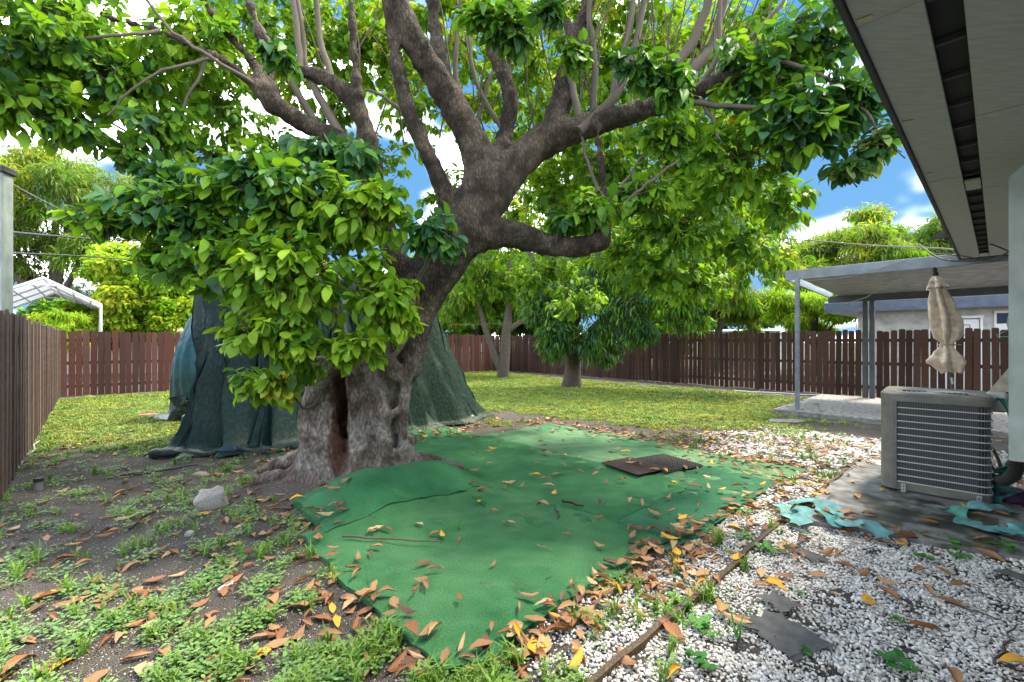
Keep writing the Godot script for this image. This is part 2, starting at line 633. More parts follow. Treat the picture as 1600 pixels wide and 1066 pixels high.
# ---------------------------------------------------------------- the house at the right
func house() -> void:
	var top := 2.9
	var t := thing("house", "grey painted house with plywood eave and dark vent strip, seen from under its soffit", "house", Vector3.ZERO, YAW_SIDE)
	# local x = along the house (s), local z = towards the house (p)
	var s0 := -4.0
	var s1 := 10.62
	var wall := MB.new()
	wall.box(Vector3(s1 - 0.9 - s0, 2.96, 0.2), Vector3((s1 - 0.9 + s0) * 0.5, 1.46, 0.85), Basis.IDENTITY, 0.0)
	put("wall", wall, mats.stucco, t)
	var endw := MB.new()
	endw.box(Vector3(0.2, 2.96, 5.0), Vector3(s1 - 1.0, 1.46, 3.46), Basis.IDENTITY, 0.0)
	put("wall", endw, mats.stucco, t)
	# soffit boards with joints: [s from, s to, p from, p to]
	var cuts := [s0, 2.45, 5.3, 7.9, s1]
	for i in cuts.size() - 1:
		var a := float(cuts[i]) + 0.003
		var b := float(cuts[i + 1]) - 0.003
		var o := MB.new()
		o.box(Vector3(b - a, 0.018, 0.218), Vector3((a + b) * 0.5, top + 0.009 + 0.002 * (i % 2), -0.313), Basis.IDENTITY, 0.003)
		put("soffit_board", o, mats.ply, t)
	cuts = [s0, 1.7, 3.95, 5.52, 5.86, 8.7, s1]
	for i in cuts.size() - 1:
		var a := float(cuts[i]) + 0.004
		var b := float(cuts[i + 1]) - 0.004
		var o := MB.new()
		o.box(Vector3(b - a, 0.018, 0.86), Vector3((a + b) * 0.5, top + 0.009 + 0.002 * (i % 2), 0.335), Basis.IDENTITY, 0.003)
		put("soffit_board", o, mats.ply, t)
	# the vent strip: black screen set back between the boards, with blocks
	for a in [[s0, 5.5, 0.0], [5.86, s1 - 0.35, 0.02]]:
		var o := MB.new()
		o.box(Vector3(a[1] - a[0], 0.01, 0.13), Vector3((a[0] + a[1]) * 0.5, top + 0.05, -0.15), Basis.IDENTITY, 0.0)
		put("vent_screen", o, mats.screen, t)
		var x: float = a[0] + 0.35
		while x < a[1]:
			var r := MB.new()
			r.box(Vector3(0.02, 0.03, 0.098), Vector3(x, top + 0.03, -0.15), Basis.IDENTITY, 0.002)
			put("vent_rib", r, mats.dark_paint, t)
			x += 0.41
	for a in [[5.5, 5.86], [s1 - 0.35, s1]]:
		var o := MB.new()
		o.box(Vector3(a[1] - a[0] - 0.006, 0.018, 0.096), Vector3((a[0] + a[1]) * 0.5, top + 0.012, -0.15), Basis.IDENTITY, 0.003)
		put("soffit_block", o, mats.ply, t)
	# fascia, drip edge and the roof above
	var f := MB.new()
	f.box(Vector3(s1 - s0 + 0.03, 0.17, 0.026), Vector3((s0 + s1) * 0.5, top + 0.068, -0.437))
	put("fascia", f, mats.dark_paint, t)
	var g := MB.new()
	g.box(Vector3(0.026, 0.17, 6.4), Vector3(s1 + 0.013, top + 0.068, 2.76))
	put("fascia", g, mats.dark_paint, t)
	var r := MB.new()
	r.box(Vector3(s1 - s0 + 0.12, 0.05, 6.6), Vector3((s0 + s1) * 0.5 + 0.02, top + 0.178, 2.83))
	put("roof", r, mats.fascia, t)
	var bit := MB.new()
	bit.slab(PackedVector2Array([Vector2(0, 0), Vector2(0.34, 0), Vector2(0.34, 0.1), Vector2(0.16, 0.12)]), 0.05, Transform3D(Basis(Vector3(0, 0, 1), Vector3(0, 1, 0), Vector3(-1, 0, 0)), Vector3(8.55, top + 0.04, -0.66)))
	put("gutter_end", bit, mats.fascia, t)
	# tan shims stapled to the edge of the soffit
	for a in [[2.4, 0.1], [3.72, 0.085], [5.0, 0.075]]:
		var o := MB.new()
		o.box(Vector3(0.028, 0.006, a[1] * 0.55), Vector3(a[0], top - 0.004, -0.385), Basis(Vector3.UP, 0.1), 0.001, lin(0.5, 0.4, 0.27))
		put("shim", o, mats.plain, t)
	# wall-hung panel of pale green plywood with a cut corner
	var cab := thing("wall_panel", "pale green upright panel with a cut upper corner beside the house wall", "panel", yard(4.757, 0.05), YAW_FRONT)
	var pm := MB.new()
	pm.slab(PackedVector2Array([Vector2(0, 0.69), Vector2(0.69, 0.69), Vector2(0.69, 2.89), Vector2(0.2, 2.89), Vector2(0, 2.68)]), 0.06)
	put("board", pm, mats.pale_green, cab)
	for y in [0.9, 1.7, 2.5]:
		var h := MB.new()
		h.box(Vector3(0.03, 0.1, 0.012), Vector3(0.09, y, 0.037), Basis.IDENTITY, 0.003)
		put("hinge", h, mats.pale_green, cab)
	# pipes coming down beside it and running to the condenser
	var pipe := thing("drain_pipe", "black insulated pipe bending from under the green panel along the ground", "pipe", Vector3.ZERO)
	var pb := MB.new()
	pb.tube([at(1592, 712, 3.25), at(1590, 728, 3.3), at(1584, 743, 3.45), at(1570, 752, 3.8), at(1552, 747, 4.5), at(1538, 742, 5.0)], [0.04, 0.042, 0.043, 0.042, 0.04, 0.04], 12)
	put("insulation", pb, mats.rubber, pipe)
	var cb := MB.new()
	cb.tube([at(1591, 716, 3.26), at(1590, 726, 3.29)], [0.047, 0.047], 12)
	put("coupling", cb, mats.wire_black, pipe)
	var thin := MB.new()
	thin.tube([yard(4.78, 0.2, 0.75), yard(4.76, 0.2, 0.4), yard(4.75, 0.2, 0.02)], [0.009, 0.009, 0.009], 6)
	tag(put("conduit", thin, mats.wire_grey), "thin grey conduit dropping from the pale green panel to the gravel", "conduit")
	var wh := MB.new()
	wh.tube([at(1543, 694, 4.7), at(1552, 702, 4.65), at(1561, 720, 4.65), at(1567, 745, 4.6), at(1571, 768, 4.6)], [0.015, 0.015, 0.015, 0.015, 0.015], 8)
	tag(put("condenser_cable", wh, mats.wire_grey), "grey flexible cable curving from the air conditioner down to the ground", "cable")


# ---------------------------------------------------------------- the patio roof
func patio() -> void:
	var t := thing("patio_roof", "grey flat patio roof on slim posts beyond the house corner", "patio roof", yard(10.76, -2.86), YAW_FRONT)
	# local x = towards the house, local z = towards the camera; roof falls to the back
	var w := 5.4
	var deep := 3.75
	var drop := 0.15
	var tilt := Basis(Vector3.RIGHT, -drop / deep)
	var k := 0
	var x := 0.0
	while x < w - 0.01:
		var o := MB.new()
		o.box(Vector3(0.31, 0.03, deep), Vector3(x + 0.15, 2.885 - drop * 0.5 + 0.005 * (k % 2), -deep * 0.5), tilt, 0.004)
		put("roof_pan", o, mats.pan_grey, t)
		x += 0.3
		k += 1
	var f := MB.new()
	f.box(Vector3(w + 0.2, 0.2, 0.05), Vector3(w * 0.5 - 0.1, 2.905, 0.03))
	put("front_beam", f, mats.blue_grey, t)
	var side := MB.new()
	side.box(Vector3(0.04, 0.15, deep), Vector3(-0.185, 2.885 - drop * 0.5, -deep * 0.5), tilt)
	put("side_trim", side, mats.blue_grey, t)
	var b := MB.new()
	b.box(Vector3(w + 0.2, 0.17, 0.09), Vector3(w * 0.5 - 0.1, 2.62, -deep + 0.22))
	put("rear_beam", b, mats.grey_beam, t)
	for a in [[0.02, 0.03, 2.81, 0.075], [0.58, -deep + 0.22, 2.53, 0.1], [0.72, -deep + 0.25, 2.53, 0.1], [3.1, -deep + 0.22, 2.53, 0.1]]:
		var o := MB.new()
		o.box(Vector3(a[3], a[2] - 0.1, a[3]), Vector3(a[0], (a[2] + 0.1) * 0.5, a[1]), Basis.IDENTITY, 0.006)
		put("post", o, mats.blue_grey if a[1] > 0.0 else mats.grey_beam, t)
	var plate := MB.new()
	plate.box(Vector3(0.15, 0.01, 0.15), Vector3(0.02, 0.106, 0.03), Basis.IDENTITY, 0.002)
	put("foot_plate", plate, mats.blue_grey, t)
	# a thin line slung under the roof
	var line := MB.new()
	line.tube([yard(14.2, -2.7, 2.48), yard(12.6, -2.0, 2.5), yard(11.2, -1.2, 2.8)], [0.008, 0.008, 0.008], 5, lin(0.5, 0.48, 0.42))
	tag(put("clothes_line", line, mats.plain), "pale clothes line slung under the patio roof", "clothes line")
	# things hung by the last post
	var hg := thing("clothes_hanger", "teal wire clothes hanger hanging by the rear patio post", "hanger", yard(12.3, 0.18, 1.66), YAW_FRONT)
	var wire := MB.new()
	wire.tube([Vector3(0, 0.2, 0), Vector3(0.03, 0.24, 0), Vector3(0.05, 0.2, 0), Vector3(0, 0.15, 0), Vector3(0, 0.12, 0), Vector3(-0.2, -0.02, 0), Vector3(-0.19, -0.05, 0), Vector3(0.19, -0.05, 0), Vector3(0.2, -0.02, 0), Vector3(0, 0.12, 0)], [0.008, 0.008, 0.008, 0.008, 0.008, 0.009, 0.009, 0.009, 0.009, 0.008], 6, lin(0.1, 0.36, 0.33))
	put("hanger_wire", wire, mats.plain, hg)
	var bag := MB.new()
	var p := PackedVector3Array()
	for i in 9:
		for j in 12:
			var a := TAU * j / 12.0
			var r := (0.1 + 0.05 * sin(i / 8.0 * PI)) * (1.0 + 0.15 * sin(a * 3.0 + i))
			p.append(yard(12.0, 0.2, 1.62 + i * 0.07) + Vector3(cos(a) * r, 0, sin(a) * r * 0.7) * 0.7)
	bag.sheet(p, 9, 12, Vector3.ZERO, null, true)
	for i in p.size():
		bag.c[i] = lin(0.62, 0.6, 0.55)
	tag(put("hanging_cloth", bag, mats.fabric), "off-white cloth bundle hanging behind the pale green panel", "cloth")
	# garden hose coiled on the wall side
	var hose := MB.new()
	var pts := []
	var rad := []
	for i in 130:
		var a := TAU * i / 22.0
		pts.append(yard(6.3 + 0.06 * sin(i * 0.37), -0.02, 0.62) + BX * (-0.11 * cos(a) - 0.01 * (i % 5)) + Vector3(0, 0.36 * sin(a) + 0.02 * sin(i * 0.7), 0) + AX * (0.02 * (i / 22.0)))
		rad.append(0.012)
	for i in 5:
		pts.append(yard(6.2 - i * 0.05, -0.12 - 0.06 * i, 0.25 - i * 0.045))
		rad.append(0.012)
	hose.tube(pts, rad, 6, lin(0.02, 0.2, 0.16))
	tag(put("garden_hose", hose, mats.plain), "coiled green garden hose hanging between the condenser and the green panel", "hose")
	var reel := thing("hose_hanger", "pale hose bracket with a cream cloth above the coiled green hose", "bracket", yard(6.34, 0.02, 0.95), YAW_FRONT)
	var rb := MB.new()
	rb.box(Vector3(0.14, 0.2, 0.06), Vector3(-0.03, 0.0, 0.0), Basis.IDENTITY, 0.02, lin(0.5, 0.5, 0.48))
	put("bracket", rb, mats.plain, reel)
	var rc := MB.new()
	rc.slab(PackedVector2Array([Vector2(-0.08, 0.1), Vector2(0.12, 0.1), Vector2(0.14, 0.36), Vector2(0.05, 0.33)]), 0.05, Transform3D.IDENTITY, lin(0.6, 0.56, 0.42))
	put("cream_cloth", rc, mats.fabric, reel)


# ---------------------------------------------------------------- beyond the fences
func neighbours() -> void:
	# house behind the right fence
	var t := thing("neighbour_house", "white house behind the right fence with blue-grey roof edge and panelled door", "house", yard(18.6, 0.0), YAW_FRONT)
	var w := MB.new()
	w.box(Vector3(9.3, 2.55, 0.2), Vector3(1.4, 1.275, -0.6), Basis.IDENTITY, 0.0)
	put("wall", w, mats.stucco, t)
	var sw := MB.new()
	sw.box(Vector3(0.2, 2.55, 6.0), Vector3(-3.15, 1.275, -3.7), Basis.IDENTITY, 0.0)
	put("wall", sw, mats.stucco, t)
	var f := MB.new()
	f.box(Vector3(10.4, 0.32, 0.04), Vector3(1.1, 2.66, 0.02), Basis.IDENTITY, 0.004, lin(0.38, 0.44, 0.55))
	put("fascia", f, mats.blue_grey, t)
	var r := MB.new()
	r.box(Vector3(10.4, 0.06, 7.5), Vector3(1.1, 2.86, -3.75))
	put("roof", r, mats.white_paint, t)
	var so := MB.new()
	so.box(Vector3(10.36, 0.03, 7.4), Vector3(1.1, 2.53, -3.72))
	put("soffit", so, mats.white_paint, t)
	var d := MB.new()
	d.box(Vector3(1.0, 2.1, 0.05), Vector3(-0.88, 1.12, -0.48))
	var door := put("door", d, mats.white_paint, t)
	for a in [[-0.55, 0.06, 2.2], [0.55, 0.06, 2.2]]:
		var o := MB.new()
		o.box(Vector3(a[1], a[2], 0.09), Vector3(-0.88 + a[0], 1.1, -0.46))
		put("door_jamb", o, mats.white_paint, door)
	var dh := MB.new()
	dh.box(Vector3(1.2, 0.07, 0.09), Vector3(-0.88, 2.24, -0.46))
	put("door_head", dh, mats.white_paint, door)
	for a in [[0.0, 1.86, 0.62, 0.3], [0.0, 1.3, 0.62, 0.5]]:
		var o := MB.new()
		for e in [[0, a[3] * 0.5, a[2], 0.025], [0, -a[3] * 0.5, a[2], 0.025], [a[2] * 0.5, 0, 0.025, a[3] - 0.025], [-a[2] * 0.5, 0, 0.025, a[3] - 0.025]]:
			o.box(Vector3(e[2], e[3], 0.02), Vector3(-0.88 + a[0] + e[0], a[1] + e[1], -0.45))
		put("door_panel", o, mats.blue_grey, door)
	for xx in [0.12, 0.72]:
		var o := MB.new()
		o.box(Vector3(0.4, 0.9, 0.05), Vector3(xx, 1.95, -0.48))
		var win := put("window", o, mats.white_paint, t)
		var g := MB.new()
		g.box(Vector3(0.3, 0.3, 0.02), Vector3(xx, 2.18, -0.45))
		put("pane", g, mats.glass_dark, win)
	# low white roof far behind the fence
	var s := thing("white_shed", "low white-roofed shed just showing over the brown fence right of the middle", "shed", at(1165, 560, 26.0) * Vector3(1, 0, 1), YAW_FRONT)
	var b := MB.new()
	b.box(Vector3(4.2, 2.0, 3.0), Vector3(0, 1.0, 0), Basis.IDENTITY, 0.0)
	put("wall", b, mats.stucco, s)
	var sr := MB.new()
	sr.box(Vector3(4.6, 0.14, 3.4), Vector3(0, 2.1, 0), Basis(Vector3.RIGHT, 0.05))
	put("roof", sr, mats.white_paint, s)
	# white carport canopy behind the left fence corner
	var c := thing("canopy_tent", "white gabled canopy tent behind the corner of the two fences", "canopy", at(67, 533, 14.0) * Vector3(1, 0, 1), YAW_SIDE)
	var eave := 2.74
	var ridge := 3.5
	var half := 1.33
	var long := 6.0
	for side in [-1.0, 1.0]:
		var o := MB.new()
		var e := Vector2(side * half, eave) - Vector2(0, ridge)
		o.box(Vector3(e.length() + 0.05, 0.012, long), Vector3(side * half * 0.5, (eave + ridge) * 0.5 + 0.03, -long * 0.5), Basis(Vector3(0, 0, 1), atan2(e.y * side, absf(e.x))), 0.0)
		o.c.fill(lin(0.8, 0.81, 0.83))
		put("roof_sheet", o, mats.tent, c)
		var v := MB.new()
		v.box(Vector3(0.012, 0.2, long), Vector3(side * (half + 0.02), eave - 0.08, -long * 0.5), Basis.IDENTITY, 0.0)
		v.c.fill(lin(0.8, 0.81, 0.83))
		put("valance", v, mats.tent, c)
		for z in [0.0, -2.0, -4.0, -6.0]:
			var q := MB.new()
			q.tube([Vector3(0, ridge - 0.02, z), Vector3(side * half, eave - 0.02, z)], [0.03, 0.03], 8, lin(0.85, 0.85, 0.86))
			put("rafter", q, mats.white_paint, c)
			var l := MB.new()
			l.tube([Vector3(side * half, eave, z), Vector3(side * half, 0, z)], [0.035, 0.035], 8, lin(0.85, 0.85, 0.86))
			put("leg", l, mats.white_paint, c)
		for k in 3:
			var q := MB.new()
			var u := (k + 0.6) / 3.2
			var y := lerpf(ridge, eave, u) - 0.05
			q.tube([Vector3(side * half * u, y, 0), Vector3(side * half * u, y, -long)], [0.025, 0.025], 6)
			put("purlin", q, mats.white_paint, c)
	for z in [0.0, -6.0]:
		var q := MB.new()
		q.box(Vector3(0.7, 0.04, 0.03), Vector3(0.0, ridge - 0.22, z), Basis.IDENTITY, 0.004)
		put("cross_bar", q, mats.white_paint, c)
	# pole behind the left fence
	var pole := thing("square_pole", "square pale green-white pole with dark cap behind the left fence", "pole", at(0, 533, 5.75) * Vector3(1, 0, 1), 0.2)
	var pm := MB.new()
	pm.box(Vector3(0.17, 3.66, 0.17), Vector3(0, 1.83, 0), Basis.IDENTITY, 0.012)
	put("shaft", pm, mats.pale_green, pole)
	var pc := MB.new()
	pc.box(Vector3(0.22, 0.09, 0.22), Vector3(0, 3.7, 0), Basis.IDENTITY, 0.012)
	put("cap", pc, mats.fascia, pole)
	# low brown roof line behind the back fence
	var low := thing("low_roof", "low brown roof ridge just above the back fence below the canopy tent", "roof", at(195, 533, 22.0) * Vector3(1, 0, 1), 0.3)
	var lm := MB.new()
	lm.box(Vector3(5.0, 0.1, 2.0), Vector3(0, 2.08, 0), Basis(Vector3.RIGHT, 0.3), 0.01, lin(0.35, 0.2, 0.13))
	put("roof_sheet", lm, mats.plain, low)
	var lw := MB.new()
	lw.box(Vector3(4.6, 1.9, 1.6), Vector3(0, 0.95, -0.1), Basis.IDENTITY, 0.0, lin(0.4, 0.36, 0.3))
	put("wall", lw, mats.plain, low)
	# overhead lines
	wire("upper black service cable from the left pole towards the trees", [at(8, 362, 5.9), at(90, 369, 9.0), at(180, 375, 12.0), at(300, 377, 16.0)], 0.02, mats.wire_black)
	wire("lower black service cable from the left pole towards the trees", [at(8, 395, 5.9), at(120, 400, 9.0), at(270, 409, 14.0), at(360, 409, 18.0)], 0.014, mats.wire_black)
	wire("black cable slanting down through the leaves at the upper left", [at(-60, 50, 4.2), at(60, 115, 4.5), at(170, 190, 4.9), at(310, 266, 5.6), at(420, 330, 6.4)], 0.011, mats.wire_black)
	wire("thin cable slanting from the left pole down past the far crown", [at(14, 285, 5.9), at(60, 310, 9.0), at(130, 345, 14.0)], 0.01, mats.wire_grey)
	wire("grey service cable from the trees to the house eave", [at(1080, 362, 13.0), at(1220, 372, 11.0), at(1360, 383, 9.2), at(1470, 388, 8.0), at(1512, 394, 7.5)], 0.014, mats.wire_grey)
	wire("thin line strung between the two mango trees at the back", [at(700, 508, 17.5), at(880, 504, 15.0), at(1060, 502, 14.6)], 0.006, mats.wire_grey)
	wire("black cable looping from the eave end to the green panel", [at(1436, 382, 8.0), at(1470, 404, 7.4), at(1510, 408, 7.1), at(1556, 402, 6.2), at(1580, 392, 5.0)], 0.011, mats.wire_black)
	wire("second black cable crossing under the end of the soffit", [at(1455, 396, 7.7), at(1505, 400, 7.0), at(1545, 408, 6.4), at(1582, 398, 5.2)], 0.009, mats.wire_black)
	wire("brown cable rising under the soffit end to the green panel", [at(1500, 383, 7.3), at(1540, 380, 6.6), at(1584, 396, 5.3)], 0.009, mats.wire_black)
	wire("thin cable sagging across the front edge of the patio roof", [at(1240, 440, 9.2), at(1330, 432, 8.6), at(1430, 402, 8.0)], 0.006, mats.wire_grey)


func wire(label: String, pts: Array, r: float, m: Material) -> void:
	var mb := MB.new()
	var q := []
	var rad := []
	for i in pts.size() - 1:
		for k in 6:
			var t := k / 6.0
			var a: Vector3 = pts[maxi(i - 1, 0)]
			var d: Vector3 = pts[mini(i + 2, pts.size() - 1)]
			q.append((pts[i] as Vector3).cubic_interpolate(pts[i + 1], a, d, t))
			rad.append(r)
	q.append(pts[-1])
	rad.append(r)
	mb.tube(q, rad, 6)
	tag(put("overhead_cable", mb, m), label, "cable", "overhead cables")


# ---------------------------------------------------------------- wood from a field of tapered segments
func wood(segs: Array, cell: float, tint: Callable, rough: FastNoiseLite) -> MB:
	var lo := Vector3(1e9, 1e9, 1e9)
	var hi := -lo
	for s in segs:
		for e in [s[0], s[1]]:
			lo = lo.min(e - Vector3.ONE * (maxf(s[2], s[3]) + 0.12))
			hi = hi.max(e + Vector3.ONE * (maxf(s[2], s[3]) + 0.12))
	var nx := int((hi.x - lo.x) / cell) + 2
	var ny := int((hi.y - lo.y) / cell) + 2
	var nz := int((hi.z - lo.z) / cell) + 2
	var sy := nx
	var sz := nx * ny
	var f := PackedFloat32Array()
	f.resize(nx * ny * nz)
	var touched := PackedInt32Array()
	var margin := 0.085
	for s in segs:
		var a: Vector3 = s[0]
		var ba: Vector3 = s[1] - a
		var ra: float = s[2]
		var rb: float = s[3]
		var sharp: float = s[4] if s.size() > 4 else 30.0
		var m := maxf(ra, rb) + margin
		var b0 := (((a.min(s[1]) - lo) - Vector3.ONE * m) / cell).max(Vector3.ZERO)
		var b1 := ((a.max(s[1]) - lo) + Vector3.ONE * m) / cell
		var inv := 1.0 / maxf(ba.length_squared(), 1e-8)
		for k in range(int(b0.z), mini(int(b1.z) + 2, nz)):
			for j in range(int(b0.y), mini(int(b1.y) + 2, ny)):
				var row := k * sz + j * sy
				for i in range(int(b0.x), mini(int(b1.x) + 2, nx)):
					var p := lo + Vector3(i, j, k) * cell
					var h := clampf((p - a).dot(ba) * inv, 0.0, 1.0)
					var d := (p - a - ba * h).length() - lerpf(ra, rb, h)
					if d < margin:
						var q := row + i
						if d < -0.13:
							f[q] = 1e4
						else:
							if f[q] == 0.0:
								touched.append(q)
							f[q] += exp(-d * sharp)
	for q in touched:
		if f[q] < 1e3:
			var p := lo + Vector3(q % nx, (q / nx) % ny, q / sz) * cell
			f[q] = log(f[q]) / 32.0 - 0.03 + rough.get_noise_3d(p.x * 3.0, p.y * 1.2, p.z * 3.0) * 0.06 * ss(1.6, 0.2, p.y) + absf(rough.get_noise_3d(p.x * 9.0, p.y * 2.2, p.z * 9.0)) * 0.03 + rough.get_noise_3d(p.x * 7.0, p.y * 5.0, p.z * 7.0) * 0.024
		else:
			f[q] = 0.2
	for q in f.size():
		if f[q] == 0.0:
			f[q] = -0.09
		elif f[q] > 1e3:
			f[q] = 0.2
	var id := {}
	var mb := MB.new()
	var off := [0, 1, sy, sy + 1, sz, sz + 1, sz + sy, sz + sy + 1]
	var edges := [[0, 1], [2, 3], [4, 5], [6, 7], [0, 2], [1, 3], [4, 6], [5, 7], [0, 4], [1, 5], [2, 6], [3, 7]]
	var spots := [Vector3(0, 0, 0), Vector3(1, 0, 0), Vector3(0, 1, 0), Vector3(1, 1, 0), Vector3(0, 0, 1), Vector3(1, 0, 1), Vector3(0, 1, 1), Vector3(1, 1, 1)]
	var cells := {}
	var top := f.size() - sz - sy - 2
	for q in touched:
		for o in [0, 1, sy, sy + 1, sz, sz + 1, sz + sy, sz + sy + 1]:
			var c: int = q - o
			if c < 0 or c > top or cells.has(c):
				continue
			cells[c] = true
			var inside := 0
			for o2 in off:
				if f[c + o2] > 0.0:
					inside += 1
			if inside == 0 or inside == 8:
				continue
			var sum := Vector3.ZERO
			var cnt := 0
			for e in edges:
				var fa := f[c + off[e[0]]]
				var fb := f[c + off[e[1]]]
				if (fa > 0.0) != (fb > 0.0):
					sum += (spots[e[0]] as Vector3).lerp(spots[e[1]], fa / (fa - fb))
					cnt += 1
			var w := lo + (Vector3(c % nx, (c / nx) % ny, c / sz) + sum / cnt) * cell
			id[c] = mb.v.size()
			mb.v.append(w)
			mb.n.append(Vector3.ZERO)
			mb.c.append(tint.call(w))
	for c in id:
		var s0 := f[c] > 0.0
		for ax in 3:
			var u: int = [1, sy, sz][ax]
			var v1: int = [1, sy, sz][(ax + 1) % 3]
			var v2: int = [1, sy, sz][(ax + 2) % 3]
			if (f[c + u] > 0.0) == s0:
				continue
			if not (id.has(c - v1) and id.has(c - v2) and id.has(c - v1 - v2)):
				continue
			var q := [id[c], id[c - v1], id[c - v1 - v2], id[c - v2]]
			if s0:
				q.reverse()
			for tr in [[q[0], q[1], q[2]], [q[0], q[2], q[3]]]:
				mb.t.append(tr[0]); mb.t.append(tr[1]); mb.t.append(tr[2])
				var nn := (mb.v[tr[2]] - mb.v[tr[0]]).cross(mb.v[tr[1]] - mb.v[tr[0]])
				mb.n[tr[0]] += nn; mb.n[tr[1]] += nn; mb.n[tr[2]] += nn
	for i in mb.n.size():
		mb.n[i] = mb.n[i].normalized()
	return mb


func smooth_path(a: Array, steps := 4) -> Array:        # [[Vector3, radius], ...] -> finer
	var out := []
	for i in a.size() - 1:
		var p0: Vector3 = a[maxi(i - 1, 0)][0]
		var p3: Vector3 = a[mini(i + 2, a.size() - 1)][0]
		for k in steps:
			var t := float(k) / steps
			out.append([(a[i][0] as Vector3).cubic_interpolate(a[i + 1][0], p0, p3, t), lerpf(a[i][1], a[i + 1][1], t)])
	out.append(a[-1])
	return out


func limb(raw: Array) -> Array:                          # [px, py, depth, half width in px]
	var out := []
	for a in raw:
		out.append([at(a[0], a[1], a[2]), a[3] * a[2] / FOC])
	return out


# ---------------------------------------------------------------- leaves
class Leaves:
	var pos := PackedVector3Array()
	var dir := PackedVector3Array()
	var nrm := PackedVector3Array()
	var lng := PackedFloat32Array()
	var tone := PackedInt32Array()
	var stems := MB.new()

	func add(p: Vector3, d: Vector3, n: Vector3, l: float, k: int) -> void:
		pos.append(p); dir.append(d); nrm.append(n); lng.append(l); tone.append(k)


const BROAD := [[0.0, 0.02, 0.0], [0.2, 0.2, 0.0], [0.5, 0.285, -0.03], [0.8, 0.2, -0.11], [1.0, 0.0, -0.22]]
const NARROW := [[0.0, 0.015, 0.0], [0.35, 0.085, 0.01], [0.7, 0.07, -0.07], [1.0, 0.0, -0.24]]

func leaf_points(shape: Array, fold := 0.05) -> PackedVector3Array:
	var p := PackedVector3Array()
	p.append(Vector3(0, 0, 0))
	for k in range(1, shape.size() - 1):
		var r = shape[k]
		p.append(Vector3(-r[1], r[0], r[2] + fold))
		p.append(Vector3(0, r[0], r[2]))
		p.append(Vector3(r[1], r[0], r[2] + fold))
	p.append(Vector3(0, 1, shape[-1][2]))
	return p


func leaf_tris(rows: int) -> PackedInt32Array:           # base, rows of three, tip
	var t := PackedInt32Array([0, 2, 1, 0, 3, 2])
	for k in rows - 1:
		var a := 1 + k * 3
		t.append_array([a, a + 1, a + 4, a, a + 4, a + 3, a + 1, a + 2, a + 5, a + 1, a + 5, a + 4])
	var e := 1 + (rows - 1) * 3
	t.append_array([e, e + 1, e + 3, e + 1, e + 2, e + 3])
	return t


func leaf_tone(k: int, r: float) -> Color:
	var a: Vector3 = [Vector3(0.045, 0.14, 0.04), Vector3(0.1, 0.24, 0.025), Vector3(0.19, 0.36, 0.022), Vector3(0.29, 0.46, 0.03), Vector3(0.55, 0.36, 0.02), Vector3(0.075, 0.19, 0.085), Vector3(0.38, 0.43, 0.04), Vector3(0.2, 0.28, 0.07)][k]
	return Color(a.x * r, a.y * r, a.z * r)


func leaf_mesh(L: Leaves, which: PackedInt32Array, shape: Array, seed_: int) -> MB:
	var rng := RandomNumberGenerator.new()
	rng.seed = seed_
	var pts := leaf_points(shape)
	var nm := PackedVector3Array()
	var tris := leaf_tris(shape.size() - 2)
	var nv := pts.size()
	var nt := tris.size()
	nm.resize(nv)
	for i in range(0, nt, 3):
		var a: Vector3 = pts[tris[i]]
		var b: Vector3 = pts[tris[i + 1]]
		var d: Vector3 = pts[tris[i + 2]]
		var nn := (d - a).cross(b - a)
		for k in 3:
			nm[tris[i + k]] += nn
	for i in nv:
		nm[i] = nm[i].normalized()
	var m := MB.new()
	var total := which.size()
	m.v.resize(total * nv)
	m.n.resize(total * nv)
	m.c.resize(total * nv)
	m.t.resize(total * nt)
	var vi := 0
	var ti := 0
	for w in which:
		var y: Vector3 = L.dir[w]
		var z: Vector3 = L.nrm[w]
		var x := y.cross(z).normalized()
		z = x.cross(y).normalized()
		var s: float = L.lng[w]
		var b := Basis(x * s * rng.randf_range(0.85, 1.15), y * s, z * s * rng.randf_range(-0.2, 2.2))
		var nb := Basis(x, y, z)
		var p: Vector3 = L.pos[w]
		var col := leaf_tone(L.tone[w], rng.randf_range(0.72, 1.3))
		for k in nv:
			m.v[vi + k] = p + b * pts[k]
			m.n[vi + k] = nb * nm[k]
			m.c[vi + k] = col
		for k in nt:
			m.t[ti + k] = vi + tris[k]
		vi += nv
		ti += nt
	return m


